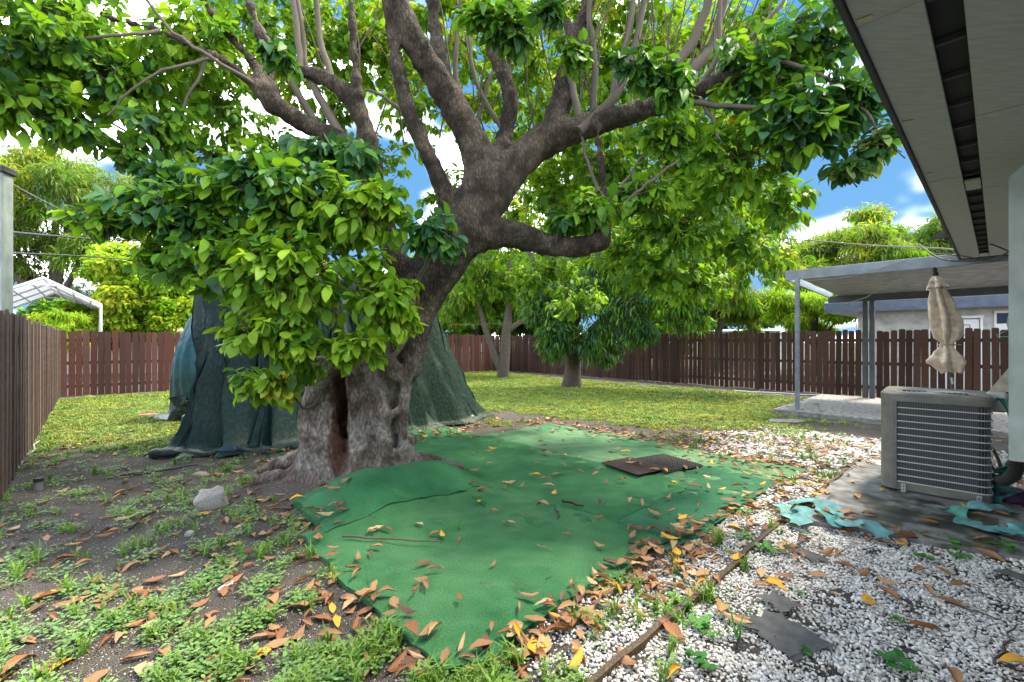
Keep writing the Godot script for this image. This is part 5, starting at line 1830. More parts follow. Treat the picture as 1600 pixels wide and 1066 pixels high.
func umbrella() -> void:
	var at_ := at(1478, 533, 6.3) * Vector3(1, 0, 1)
	var t := thing("patio_umbrella", "closed beige patio umbrella tied in the middle, leaning behind the air conditioner", "umbrella", at_ + Vector3(0.17, 0, 0), 0.0)
	var top := at(1461, 421, 6.3) - t.position
	var low := Vector3(0.05, 0.0, 0.0)
	var pole := MB.new()
	pole.tube([low, low.lerp(top, 0.985)], [0.019, 0.019], 10)
	put("pole", pole, mats.grey_beam, t)
	var fin := MB.new()
	fin.tube([low.lerp(top, 0.965), low.lerp(top, 0.975), low.lerp(top, 0.985), low.lerp(top, 1.0), low.lerp(top, 1.012)], [0.028, 0.034, 0.02, 0.03, 0.008], 12)
	put("finial", fin, mats.rubber, t)
	var f := FastNoiseLite.new()
	f.seed = 88
	f.frequency = 1.0
	# [share from the top, radius]
	var make := func(list: Array, seed_: float) -> MB:
		var p := PackedVector3Array()
		var c := PackedColorArray()
		var rows := 26
		var cols := 48
		for i in rows:
			var u := float(i) / (rows - 1) * (list.size() - 1)
			var k := mini(int(u), list.size() - 2)
			var r := lerpf(list[k][1], list[k + 1][1], ss(0, 1, u - k))
			var y := lerpf(list[k][0], list[k + 1][0], u - k)
			var lean := lerpf(list[k][2], list[k + 1][2], u - k)
			for j in cols:
				var a := TAU * j / cols
				var pleat := 1.0 + 0.3 * sin(a * 6.0 + 0.7 * sin(u * 1.3)) + 0.14 * f.get_noise_3d(cos(a) * 2.5, u * 1.2 + seed_, sin(a) * 2.5)
				var v := low.lerp(top, y) + Vector3(cos(a) * r * pleat + lean, f.get_noise_2d(j * 0.5, seed_) * (0.05 if i == rows - 1 else 0.0), sin(a) * r * pleat * 0.9)
				p.append(v)
				var g := 1.0 + 0.15 * f.get_noise_3d(v.x * 5, v.y * 3, v.z * 5)
				c.append(Color(0.8 * g, 0.66 * g, 0.54 * g))
		var mb := MB.new()
		mb.sheet(p, rows, cols, Vector3.ZERO, c, true)
		return mb
	put("vent_cap", make.call([[0.962, 0.035, 0.0], [0.93, 0.075, 0.0], [0.895, 0.115, 0.01]], 1.0), mats.fabric, t)
	put("canopy", make.call([[0.91, 0.07, 0.0], [0.8, 0.13, 0.02], [0.7, 0.16, 0.05], [0.63, 0.13, 0.04], [0.595, 0.06, 0.02], [0.575, 0.065, 0.0], [0.535, 0.13, -0.02], [0.49, 0.185, -0.04], [0.455, 0.13, 0.0], [0.43, 0.1, 0.03]], 2.0), mats.fabric, t)
	var tie := MB.new()
	var pts := []
	var rad := []
	for i in 25:
		var a := TAU * i / 24.0
		pts.append(low.lerp(top, 0.585) + Vector3(cos(a) * 0.082 + 0.01, 0, sin(a) * 0.075))
		rad.append(0.009)
	tie.tube(pts, rad, 6, lin(0.5, 0.4, 0.3), false)
	tie.tube([pts[0], pts[0] + Vector3(0.09, 0.0, 0.03)], [0.008, 0.006], 6, lin(0.5, 0.4, 0.3))
	put("tie", tie, mats.fabric, t)
	var crank := MB.new()
	crank.tube([low.lerp(top, 0.4) + Vector3(0, 0, 0.02), low.lerp(top, 0.4) + Vector3(-0.05, 0.01, 0.06), low.lerp(top, 0.37) + Vector3(-0.05, 0, 0.07)], [0.012, 0.01, 0.014], 6, lin(0.4, 0.4, 0.4))
	put("crank", crank, mats.plain, t)
	var base := MB.new()
	base.tube([Vector3(0.05, 0.0, 0), Vector3(0.05, 0.05, 0), Vector3(0.05, 0.07, 0), Vector3(0.05, 0.3, 0)], [0.24, 0.24, 0.05, 0.035], 20)
	put("base", base, mats.rubber, t)


# ---------------------------------------------------------------- small things
func ribbon(label: String, spots: Array, width: float, seed_: int, col: Color) -> void:
	var rng := RandomNumberGenerator.new()
	rng.seed = seed_
	var p := PackedVector3Array()
	var c := PackedColorArray()
	var pts := []
	for a in spots:
		pts.append([gp(a[0], a[1], 0.06) + Vector3(0, a[2] if a.size() > 2 else 0.0, 0), 0.0])
	var q := smooth_path(pts, 7)
	for i in q.size():
		var d: Vector3 = q[mini(i + 1, q.size() - 1)][0] - q[maxi(i - 1, 0)][0]
		var side := d.cross(Vector3.UP).normalized()
		var roll := sin(i * 0.55 + seed_) * 0.9
		for j in 5:
			var u := (j - 2) * 0.25
			var off := side.rotated(d.normalized(), roll * 0.22) * u * width * 1.7 * (0.75 + 0.3 * sin(i * 0.8 + seed_ * 2.0))
			var v: Vector3 = q[i][0] + off
			v.y = maxf(v.y + 0.004 * sin(i * 0.9 + j) + 0.014 * sin(u * 3.0 + i * 0.3), 0.055)
			p.append(v)
			var g := rng.randf_range(0.92, 1.05)
			c.append(Color(col.r * g, col.g * g, col.b * g))
	var mb := MB.new()
	mb.sheet(p, q.size(), 5, Vector3.UP, c)
	tag(put("fabric_strip", mb, mats.fabric), label, "fabric strip", "teal fabric strips by the air conditioner")


func lump(size: Vector3, seed_: int, jag := 0.25, n := 12) -> MB:
	var f := FastNoiseLite.new()
	f.seed = seed_
	f.frequency = 1.0
	var p := PackedVector3Array()
	for i in n:
		var th := PI * i / (n - 1)
		for j in n:
			var a := TAU * j / n
			var d := Vector3(sin(th) * cos(a), cos(th), sin(th) * sin(a))
			d = Vector3(signf(d.x) * pow(absf(d.x), 0.6), signf(d.y) * pow(absf(d.y), 0.6), signf(d.z) * pow(absf(d.z), 0.6))
			p.append(d * (1.0 + jag * f.get_noise_3dv(d * 1.6)) * size)
	var mb := MB.new()
	mb.sheet(p, n, n, Vector3.ZERO, null, true)
	return mb


func stick(called: String, label: String, a: Vector3, b: Vector3, r: float, col: Color, seed_: int, m := "twig") -> void:
	var rng := RandomNumberGenerator.new()
	rng.seed = seed_
	var pts := []
	var rad := []
	for i in 8:
		var t := i / 7.0
		pts.append(a.lerp(b, t) + Vector3(rng.randf_range(-1, 1), rng.randf_range(0, 0.6), rng.randf_range(-1, 1)) * r * 1.8)
		rad.append(r * (1.0 - 0.45 * t))
	var mb := MB.new()
	mb.tube(pts, rad, 6, col)
	tag(put(called, mb, mats[m]), label, called.replace("_", " "))


func small_things() -> void:
	# timber edging between path and gravel
	var t := thing("timber_edging", "weathered timber edging sunk in the white gravel along the walkway", "edging", yard(0, -1.22), YAW_SIDE)
	for a in [[1.25, 2.55, 0.0], [2.56, 3.3, 0.012], [3.36, 4.33, -0.012], [4.36, 5.6, 0.0], [5.64, 7.3, 0.01]]:
		var o := MB.new()
		var rag := PackedVector2Array()
		var er := RandomNumberGenerator.new()
		er.seed = int(a[0] * 100)
		for i in 15:
			rag.append(Vector2(lerpf(a[0], a[1], i / 14.0), -0.017 + er.randf_range(-0.005, 0.007)))
		for i in 15:
			rag.append(Vector2(lerpf(a[1], a[0], i / 14.0), 0.017 + er.randf_range(-0.007, 0.005)))
		o.slab(rag, 0.07, Transform3D(Basis(Vector3(1, 0, 0), Vector3(0, 0, 1), Vector3(0, -1, 0)), Vector3(0, 0.002, a[2])))
		put("board", o, mats.old_wood, t)
	var bolt := MB.new()
	bolt.tube([Vector3(1.36, 0.03, 0.0), Vector3(1.36, 0.056, 0.0), Vector3(1.36, 0.06, 0.0)], [0.022, 0.022, 0.014], 12, lin(0.16, 0.08, 0.05))
	put("stake_head", bolt, mats.plain, t)
	# mats on the turf
	var bm := MB.new()
	var o1 := yard(4.72, -2.95)
	bm.box(Vector3(0.5, 0.012, 0.6), Vector3(0, carpet_height(o1.x, o1.z) + 0.04, 0) + o1, Basis(Vector3.UP, YAW_SIDE - 0.2), 0.004)
	tag(put("door_mat", bm, mats.brown_mat), "reddish-brown mat half under the black rubber mat on the turf", "mat")
	var o2 := yard(5.14, -2.78)
	var rm := thing("rubber_mat", "black ridged rubber mat lying on the pale green turf", "mat", o2 + Vector3(0, carpet_height(o2.x, o2.z) + 0.045, 0), YAW_SIDE - 0.25)
	var base := MB.new()
	base.box(Vector3(0.62, 0.01, 0.62), Vector3.ZERO, Basis.IDENTITY, 0.003)
	put("mat_base", base, mats.rubber, rm)
	var rid := MB.new()
	for i in 15:
		rid.box(Vector3(0.6, 0.012, 0.016), Vector3(0, 0.011, -0.287 + i * 0.041), Basis.IDENTITY, 0.003, lin(2.2, 2.1, 2.4))
		rid.box(Vector3(0.016, 0.01, 0.6), Vector3(-0.287 + i * 0.041, 0.0095, 0), Basis.IDENTITY, 0.003, lin(2.0, 1.9, 2.2))
	tag(put("ridges", rid, mats.rubber, rm), "", "", "", "stuff")
	# odds and ends on the ground
	var rock := lump(Vector3(0.115, 0.1, 0.09), 5, 0.35)
	var ro := put("concrete_chunk", rock, mats.stone)
	ro.position = gp(330, 797) + Vector3(0, 0.085, 0)
	ro.rotation = Vector3(0.2, 0.5, 0.12)
	tag(ro, "pale grey lump of broken concrete beside the tree roots", "rock")
	for a in [[312, 744, 0.07, 0.02, "flat grey stone in the soil below the tarpaulin hem"], [296, 840, 0.03, 0.025, "small tan pebble among weeds left of the concrete lump"], [8, 740, 0.05, 0.03, "grey stone by the foot of the left fence"]]:
		var s := put("stone", lump(Vector3(a[2], a[3], a[2] * 0.8), 9, 0.3, 10), mats.stone)
		s.position = gp(a[0], a[1]) + Vector3(0, a[3], 0)
		tag(s, a[4], "stone")
	var cap := thing("pipe_stub", "short grey pipe stub with black cap in the soil near the left fence", "pipe", gp(60, 763), 0.0)
	var st := MB.new()
	st.tube([Vector3(0, -0.02, 0), Vector3(0, 0.075, 0)], [0.035, 0.035], 14, lin(0.2, 0.21, 0.2))
	put("stub", st, mats.plain, cap)
	var sc := MB.new()
	sc.tube([Vector3(0, 0.07, 0), Vector3(0, 0.1, 0), Vector3(0, 0.106, 0)], [0.042, 0.042, 0.034], 14, lin(0.02, 0.02, 0.022))
	put("cap", sc, mats.plain, cap)
	stick("black_hose", "length of black irrigation hose lying on the soil before the tarpaulin", gp(186, 745, 0.02), gp(312, 727, 0.02), 0.014, lin(0.02, 0.02, 0.02), 3, "plain")
	stick("grey_conduit", "grey flexible conduit lying along the foot of the left fence", gp(2, 768, 0.02), gp(62, 688, 0.02), 0.016, lin(0.3, 0.3, 0.29), 4, "plain")
	stick("white_pipe", "white pipe lying along the foot of the right fence", gp(1146, 612, 0.03), gp(1345, 622, 0.03), 0.022, lin(0.5, 0.5, 0.5), 6, "plain")
	stick("twig", "long thin twig lying across the front turf piece", gp(536, 838, 0.07), gp(692, 848, 0.07), 0.008, lin(0.2, 0.14, 0.1), 7)
	stick("twig", "short dark twig on the turf below the black mat", gp(868, 795, 0.06), gp(873, 812, 0.06), 0.009, lin(0.08, 0.07, 0.06), 8)
	stick("twig", "short black twig lying among leaves in the middle of the turf", gp(878, 783, 0.06), gp(912, 792, 0.06), 0.012, lin(0.03, 0.025, 0.02), 18)
	stick("twig", "dark twig lying in the weeds left of the concrete lump", gp(202, 826, 0.03), gp(248, 793, 0.03), 0.012, lin(0.05, 0.035, 0.03), 9)
	stick("twig", "thin twig on the dark turf strip beside the leaf pile", gp(980, 850, 0.05), gp(1014, 847, 0.05), 0.006, lin(0.1, 0.08, 0.06), 10)
	stick("twig", "bent brown twig on the gravel near the right edge", gp(1553, 1040, 0.04), gp(1588, 975, 0.05), 0.007, lin(0.14, 0.1, 0.08), 11)
	stick("twig", "thin twig across the white gravel below the yellow leaf", gp(1268, 948, 0.04), gp(1292, 968, 0.04), 0.005, lin(0.09, 0.07, 0.06), 12)
	stick("twig", "long thin twig in the gravel right of the middle", gp(1478, 940, 0.04), gp(1560, 968, 0.04), 0.005, lin(0.1, 0.08, 0.07), 13)
	stick("twig", "straw-coloured twig on the lower part of the front turf", gp(838, 852, 0.06), gp(862, 860, 0.06), 0.005, lin(0.35, 0.28, 0.15), 14)
	stick("white_sliver", "white plastic sliver lying in the weeds left of the turf", gp(342, 922, 0.02), gp(364, 910, 0.03), 0.008, lin(0.7, 0.72, 0.75), 15, "plain")
	var step := MB.new()
	step.slab(PackedVector2Array([Vector2(-0.34, -0.12), Vector2(0.1, -0.2), Vector2(0.36, -0.05), Vector2(0.3, 0.16), Vector2(-0.2, 0.18)]), 0.05, Transform3D(Basis(Vector3(1, 0, 0), Vector3(0, 0, -1), Vector3(0, 1, 0)), gp(1226, 661) + Vector3(0, 0.025, 0)))
	tag(put("stepping_stone", step, mats.concrete), "flat grey stepping stone in the grass before the patio slab", "stone")
	# dark weed-cloth showing through the gravel
	for a in [[1222, 995, 0.2, 0.13, 21, "large torn scrap of grey weed cloth showing through the gravel"], [1216, 945, 0.12, 0.07, 22, "middle scrap of grey weed cloth just above the largest one"], [1262, 871, 0.14, 0.06, 23, "upper scrap of grey weed cloth near the teal strips"], [1590, 905, 0.1, 0.06, 24, "scrap of grey weed cloth at the right end of the gravel"]]:
		var p := PackedVector3Array()
		var rng := RandomNumberGenerator.new()
		rng.seed = a[4]
		var o := gp(a[0], a[1])
		for i in 6:
			for j in 8:
				var e := 1.0 + rng.randf_range(-0.22, 0.22)
				p.append(o + AX.rotated(Vector3.UP, 1.2) * (j / 7.0 - 0.5) * 2.0 * a[2] * e * 0.75 + BX.rotated(Vector3.UP, 1.2) * (i / 5.0 - 0.5) * 2.0 * a[3] * e + Vector3(0, ground(o.x, o.z) * 0 + 0.024 + 0.006 * sin(i * 2.0 + j), 0))
		var mb := MB.new()
		mb.sheet(p, 6, 8, Vector3.UP)
		for i in mb.c.size():
			mb.c[i] = lin(0.11, 0.115, 0.125)
		tag(put("weed_cloth", mb, mats.fabric), a[5], "weed cloth", "weed cloth scraps in the gravel")
	var teal := lin(0.15, 0.37, 0.39)
	ribbon("teal fabric strip curled in a loop at the left end of the walkway", [[1222, 792, 0.02], [1236, 806, 0.0], [1252, 806, 0.05], [1256, 814, 0.03], [1240, 820, 0.0]], 0.1, 1, teal)
	ribbon("long teal fabric strip trailing over the corner of the walkway slab", [[1232, 786], [1272, 787, 0.03], [1300, 800, 0.01], [1330, 822, 0.02], [1352, 826, 0.05], [1384, 838, 0.0]], 0.12, 2, teal)
	ribbon("short folded teal strip beneath the long one", [[1288, 800], [1300, 815, 0.03], [1316, 818, 0.0]], 0.1, 3, lin(0.08, 0.34, 0.34))
	ribbon("green-teal fabric strip below the front of the air conditioner", [[1466, 794], [1490, 798, 0.02], [1506, 812, 0.0]], 0.09, 4, lin(0.1, 0.36, 0.29))
	ribbon("teal fabric strip lying below the right corner of the air conditioner", [[1508, 796], [1540, 797, 0.04], [1566, 798, 0.02], [1592, 801, 0.0]], 0.1, 5, teal)
	ribbon("teal fabric strip running off the right edge over the slab", [[1504, 813], [1530, 825, 0.01], [1556, 834, 0.04], [1590, 840, 0.02], [1630, 850, 0.0]], 0.11, 6, teal)
	ribbon("wide teal fabric piece at the far right near the slab edge", [[1545, 822], [1570, 833, 0.03], [1600, 838, 0.05], [1640, 846, 0.0]], 0.14, 7, lin(0.13, 0.42, 0.45))
	ribbon("crumpled teal fabric beside the purple cloth at the right", [[1544, 782], [1560, 772, 0.06], [1580, 772, 0.07], [1600, 776, 0.02]], 0.2, 8, lin(0.06, 0.28, 0.3))
	var pur := put("purple_cloth", lump(Vector3(0.2, 0.05, 0.09), 31, 0.6, 18), mats.fabric)
	for i in (pur.mesh as ArrayMesh).get_surface_count():
		var m: StandardMaterial3D = mats.fabric.duplicate()
		m.albedo_color = lin(0.06, 0.012, 0.06).linear_to_srgb()
		pur.set_surface_override_material(i, m)
	pur.position = gp(1592, 778, 0.07)
	pur.rotation.y = 0.5
	tag(pur, "crumpled dark purple cloth beside the air conditioner at the right edge", "cloth")


# ---------------------------------------------------------------- grass, weeds, gravel
func on_turf(q: Vector2, m := 0.0) -> bool:
	if q.x > 4.35 + m and q.x < 6.2 - m and q.y > -5.65 + m and q.y < -1.57 - m: return true
	if q.x > 2.6 and q.x < 4.65 and q.y > -5.5 + m and q.y < -1.57 - m: return true
	if q.x > 1.7 + m and q.x < 4.6 and q.y > -6.9 + m and q.y < -5.2: return true
	if q.x > 1.17 + m and q.x < 3.15 and q.y > -3.66 + m and q.y < -1.66 - m: return true
	return q.x > 1.32 + m and q.x < 2.95 and q.y > -4.3 and q.y < -3.5


func on_slab(q: Vector2) -> bool:
	return (q.x > 4.37 and q.x < 6.9 and q.y > -1.2 and q.y < (0.42 if q.x < 5.03 else 0.02) and q.x > 4.39 + 0.25 * (q.y + 1.2)) or (q.x > 10.5 and q.y > -3.3)


func in_view(w: Vector3, more := 1.2) -> bool:
	return w.z < -1.8 and absf(w.x) < -w.z * 1.14 + more


func tuft(blades: int, h: float, spread: float, seed_: int, wide := 0.006) -> MB:
	var rng := RandomNumberGenerator.new()
	rng.seed = seed_
	var mb := MB.new()
	for i in blades:
		var a := rng.randf() * TAU
		var o := Vector3(cos(a), 0, sin(a)) * spread * sqrt(rng.randf())
		var b := rng.randf() * TAU
		var d := Vector3(cos(b), 0, sin(b))
		var s := d.cross(Vector3.UP) * wide * rng.randf_range(0.7, 1.3)
		var hh := h * rng.randf_range(0.5, 1.2)
		var m := o + d * hh * rng.randf_range(0.1, 0.4) + Vector3(0, hh * 0.6, 0)
		var e := m + d * hh * rng.randf_range(0.3, 0.8) + Vector3(0, hh * rng.randf_range(0.0, 0.4), 0)
		var k := rng.randf_range(0.7, 1.3)
		var c := Color(k, k * rng.randf_range(0.95, 1.05), k)
		var up := (Vector3.UP - d * 0.5)
		mb.quad(o - s, o + s, m + s * 0.8, m - s * 0.8, up, c)
		mb.tri(m - s * 0.8, m + s * 0.8, e, up, c)
	return mb


func sprig(leaves: int, r: float, size: float, seed_: int) -> MB:
	var rng := RandomNumberGenerator.new()
	rng.seed = seed_
	var mb := MB.new()
	for i in leaves:
		var a := rng.randf() * TAU
		var d := Vector3(cos(a), 0, sin(a))
		var o := d * r * sqrt(rng.randf()) + Vector3(0, rng.randf_range(0.008, 0.035), 0)
		var b := rng.randf() * TAU
		var e := Vector3(cos(b), rng.randf_range(-0.2, 0.5), sin(b)).normalized()
		var s := e.cross(Vector3.UP).normalized()
		var l := size * rng.randf_range(0.7, 1.3)
		var k := rng.randf_range(0.7, 1.3)
		var c := Color(k, k, k)
		var q := [o, o + e * l * 0.35 + s * l * 0.32, o + e * l * 0.8 + s * l * 0.26, o + e * l, o + e * l * 0.8 - s * l * 0.26, o + e * l * 0.35 - s * l * 0.32]
		mb.quad(q[0], q[1], q[2], q[3], Vector3.UP, c)
		mb.quad(q[0], q[3], q[4], q[5], Vector3.UP, c)
	return mb


func plants() -> void:
	var rng := RandomNumberGenerator.new()
	rng.seed = 900
	var tr := []
	var ti := []
	for k in 3:
		tr.append([])
		ti.append([])
	var patch := FastNoiseLite.new()
	patch.seed = 91
	patch.frequency = 1.4
	patch.fractal_octaves = 3
	# lawn
	var z := -6.0
	while z > -23.0:
		var step := 0.075 if z > -12.0 else 0.11
		var x := -12.5
		while x < 11.0:
			var w := Vector3(x + rng.randf_range(-step, step), 0, z + rng.randf_range(-step, step))
			x += step
			if not in_view(w, 0.3):
				continue
			var l := lawn(w.x, w.z)
			if l < 0.05 or rng.randf() > l * 0.95 + 0.02:
				continue
			var q := sp(w)
			if on_turf(q) or on_slab(q) or rng.randf() < ss(0.1, 0.6, patch.get_noise_2d(w.x, w.z)) * 0.75:
				continue
			w.y = ground(w.x, w.z)
			var k := rng.randi() % 3
			var s := rng.randf_range(0.7, 1.25) * (1.0 if z > -12.0 else 1.3)
			tr[k].append(Transform3D(Basis(Vector3.UP, rng.randf() * TAU).scaled(Vector3(s, s * rng.randf_range(0.7, 1.1), s)), w))
			var g := rng.randf_range(0.8, 1.2)
			var y := patch.get_noise_2d(w.x * 0.6 + 9.0, w.z * 0.6)
			ti[k].append(Color((0.25 + y * 0.12) * g, (0.34 + y * 0.05) * g, 0.05 * g))
		z -= step
	for k in 3:
		many("lawn_grass", tuft(15, 0.05, 0.075, 300 + k).mesh(), mats.blade, tr[k], ti[k], "thin yellow-green lawn grass in the back and left of the yard")
	# low weeds in the bare soil
	for k in 3:
		tr[k] = []
		ti[k] = []
	var gt := []
	var gi := []
	for i in 26000:
		var d := 1.9 + pow(rng.randf(), 1.5) * 5.5
		var w := Vector3(rng.randf_range(-1.16, 0.75) * d, 0, -d)
		var q := sp(w)
		if on_turf(q, -0.03) or on_slab(q) or (w - Vector3(-1.75, 0, -4.9)).length() < 0.85:
			continue
		var n := patch.get_noise_2d(w.x * 1.6 + 60.0, w.z * 1.6)
		var gr := gravel(w.x, w.z)
		if q.y > -1.0 or rng.randf() > ss(0.0, 0.3, n + 0.03) * (0.72 - 0.6 * gr):
			continue
		w.y = ground(w.x, w.z)
		var k := rng.randi() % 3
		var s := rng.randf_range(0.6, 1.3)
		var g := rng.randf_range(0.75, 1.25)
		var edge := ss(-0.3, -0.05, q.x - 1.17) * ss(-4.0, -3.4, q.y)
		if rng.randf() < 0.12 + 0.3 * edge:
			gt.append(Transform3D(Basis(Vector3.UP, rng.randf() * TAU).scaled(Vector3(s, s, s)), w))
			gi.append(Color(0.17 * g, 0.33 * g, 0.035 * g))
		else:
			tr[k].append(Transform3D(Basis(Vector3.UP, rng.randf() * TAU).scaled(Vector3(s, s * 1.2, s)), w))
			var warm := rng.randf()
			ti[k].append(Color((0.1 + 0.12 * warm) * g, (0.26 + 0.07 * warm) * g, 0.07 * g))
	for k in 3:
		many("low_weeds", sprig(9, 0.05, 0.022, 320 + k).mesh(), mats.blade, tr[k], ti[k], "low round-leaved weeds creeping over the dark soil")
	many("grass_tufts", tuft(8, 0.11, 0.035, 330, 0.0045).mesh(), mats.blade, gt, gi, "small fresh grass tufts among the weeds and along the turf edge")
	# single weeds one can tell apart in the gravel
	var kinds := [sprig(26, 0.06, 0.032, 340).mesh(), sprig(14, 0.05, 0.05, 341).mesh(), tuft(12, 0.2, 0.03, 342, 0.005).mesh()]
	for a in [
		[1408, 1050, 1, 1.3, "broad-leaved weed in the gravel at the very bottom"], [1258, 1022, 1, 0.6, "tiny seedling in the white gravel below the weed cloth"], [1402, 974, 0, 0.6, "small light green weed in the middle of the gravel"],
		[1490, 858, 0, 1.5, "bushy bright green weed at the near edge of the walkway slab"], [1575, 866, 0, 1.5, "bright green weed at the right end of the slab edge"], [1440, 878, 1, 1.0, "weed left of the bushy one below the slab"],
		[1435, 840, 0, 0.9, "small weed growing from the crack at the slab edge"], [1500, 872, 0, 1.0, "low weed just below the bushy one in the gravel"], [1165, 846, 0, 1.2, "weed in the gravel left of the timber edging"],
		[1200, 865, 0, 1.3, "weed beside the timber edging at mid gravel"], [1060, 945, 0, 1.2, "clump of weed in the gravel strip near the brown leaves"], [1100, 985, 0, 1.3, "weed growing against the lower timber edging"],
		[1150, 995, 2, 0.9, "grass sprout with long blades right of the timber edging"], [1220, 800, 0, 0.9, "small weed among fallen leaves above the timber edging"], [716, 836, 2, 0.55, "wispy grass tuft growing through the front turf"],
		[1085, 1040, 1, 1.2, "green weed by the near end of the timber edging"], [1250, 930, 0, 0.5, "olive seedling in the gravel above the weed cloth"], [1160, 806, 0, 1.1, "weed among the leaf pile right of the turf"],
	]:
		var o := obj("weed_plant", kinds[a[2]], mats.blade)
		var w := gp(a[0], a[1])
		o.position = w + Vector3(0, ground(w.x, w.z) + 0.012, 0)
		o.scale = Vector3.ONE * a[3]
		o.rotation.y = a[0] * 1.7
		var m: StandardMaterial3D = mats.blade.duplicate()
		m.albedo_color = (lin(0.06, 0.25, 0.03) if a[2] != 1 else lin(0.035, 0.19, 0.03)).linear_to_srgb()
		o.set_surface_override_material(0, m)
		tag(o, a[4], "weed", "weeds in the gravel and turf")
	# white pebbles
	var sets := [[], [], []]
	var cols := [[], [], []]
	var s := 0.9
	while s < 9.4:
		var st := 0.0135 if s < 4.6 else 0.025
		var p := -2.3 if s < 6.0 else -3.4
		while p < 0.55:
			var q := Vector2(s + rng.randf_range(-st, st) * 0.6, p + rng.randf_range(-st, st) * 0.6)
			p += st
			var w := yard(q.x, q.y)
			if not in_view(w, 0.1) or on_turf(q, 0.02) or on_slab(q):
				continue
			var gr := gravel(w.x, w.z)
			if rng.randf() > gr * (0.98 - 0.75 * ss(0.12, 0.5, patch.get_noise_2d(w.x * 2.2 + 5.0, w.z * 2.2))):
				continue
			var k := rng.randi() % 3
			var size := st * rng.randf_range(0.36, 0.88) * (1.0 + 0.35 * patch.get_noise_2d(w.x * 3.0, w.z * 3.0))
			w.y = ground(w.x, w.z) + rng.randf_range(-0.002, 0.011)
			var b := Basis.from_euler(Vector3(rng.randf_range(-0.5, 0.5), rng.randf() * TAU, rng.randf_range(-0.5, 0.5)))
			sets[k].append(Transform3D(b * Basis.from_scale(Vector3(1.0, rng.randf_range(0.4, 0.7), rng.randf_range(0.55, 0.95)) * size), w))
			var g := rng.randf_range(0.38, 0.7)
			if rng.randf() < 0.07:
				g *= 0.4
			var tan_ := rng.randf_range(0.9, 1.0)
			cols[k].append(Color(g, g * (0.985 if tan_ > 0.93 else 0.94), g * (1.0 if tan_ > 0.93 else 0.84)))
		s += st
	for k in 3:
		many("white_gravel", lump(Vector3.ONE, 350 + k, 0.45, 7).mesh(), mats.pebble, sets[k], cols[k], "white pebble gravel beside the walkway and timber edging")
	print("pebbles ", sets[0].size() * 3)
	# bits of twig and stalk
	var bits := MB.new()
	for i in 620:
		var d := 2.0 + pow(rng.randf(), 1.4) * 5.0
		var w := Vector3(rng.randf_range(-1.16, 1.16) * d, 0, -d)
		var q := sp(w)
		if on_slab(q) and rng.randf() < 0.6:
			continue
		w.y = (carpet_height(w.x, w.z) + 0.055) if on_turf(q) else ground(w.x, w.z) + (0.024 if gravel(w.x, w.z) > 0.5 else 0.006)
		if on_slab(q):
			w.y = 0.055
		if on_turf(q) and rng.randf() < 0.55:
			continue
		var a := rng.randf() * TAU
		var l := rng.randf_range(0.02, 0.11)
		var e := w + Vector3(cos(a) * l, rng.randf_range(0.0, 0.012), sin(a) * l)
		var g := rng.randf_range(0.04, 0.22)
		bits.tube([w, w.lerp(e, 0.5) + Vector3(rng.randfn() * 0.006, 0.004, rng.randfn() * 0.006), e], [0.0028, 0.0024, 0.0012], 4, Color(g, g * 0.72, g * 0.5), false)
	setting("twig_litter", bits, mats.dry, "short bits of twig and stalk strewn over turf, soil and gravel", "stuff")
	# grit on the bare soil
	var grit := []
	var gc := []
	for i in 16000:
		var d := 1.9 + pow(rng.randf(), 1.6) * 4.0
		var w := Vector3(rng.randf_range(-1.16, 0.5) * d, 0, -d)
		if on_turf(sp(w)) or gravel(w.x, w.z) > 0.5:
			continue
		w.y = ground(w.x, w.z) + 0.001
		var size := rng.randf_range(0.0015, 0.005)
		grit.append(Transform3D(Basis(Vector3.UP, rng.randf() * TAU).scaled(Vector3(size, size * 0.7, size)), w))
		var g := rng.randf_range(0.05, 0.5)
		gc.append(Color(g, g * 0.96, g * 0.9))
	many("soil_grit", lump(Vector3.ONE, 360, 0.5, 5).mesh(), mats.pebble, grit, gc, "pale grit and shell bits in the dark soil")


# ---------------------------------------------------------------- fallen leaves
func dry_leaf(seed_: int) -> Array:
	var rng := RandomNumberGenerator.new()
	rng.seed = seed_
	var p := PackedVector3Array()
	var w := [0.02, 0.12, 0.2, 0.22, 0.18, 0.09, 0.0]
	var curl: float = [0.6, 2.2, 3.4, 1.6, 4.0, 1.2, 5.0, 2.0][seed_ % 8]
	var arch: float = [0.4, 0.8, 0.5, -0.7, 1.0, -0.5, 0.8, 1.4][seed_ % 8]
	var twist := rng.randf_range(-0.4, 0.4)
	for i in 7:
		var t := i / 6.0
		var along := Vector3(0, 0, 0)
		var a := arch * (t - 0.5)
		along = Vector3(0, cos(arch * 0.5) * -0.5 + cos(a) * 0.5 if absf(arch) > 0.01 else 0.0, sin(a) / arch if absf(arch) > 0.01 else t - 0.5)
		var left := rng.randf_range(0.75, 1.15)
		var right := rng.randf_range(0.75, 1.15)
		for j in 5:
			var u := (j - 2) / 2.0
			var c := curl * u * 0.5
			var ww: float = w[i] * (left if j < 2 else right)
			var v := Vector3(sin(c) / curl * 2.0 * ww, (1.0 - cos(c)) / curl * 2.0 * ww, 0)
			v = v.rotated(Vector3(0, 0, 1), twist * (t - 0.5) * 2.0)
			p.append(v + along + Vector3(0, rng.randf_range(-0.03, 0.03), 0))
	var lo := 1e9
	for v in p:
		lo = minf(lo, v.y)
	for i in p.size():
		p[i].y -= lo
	var mb := MB.new()
	mb.sheet(p, 7, 5, Vector3.UP)
	return [mb.mesh(), mb, ["flattish", "curled", "tight-curled", "cupped", "rolled", "wavy", "rolled-up", "arched"][seed_ % 8]]


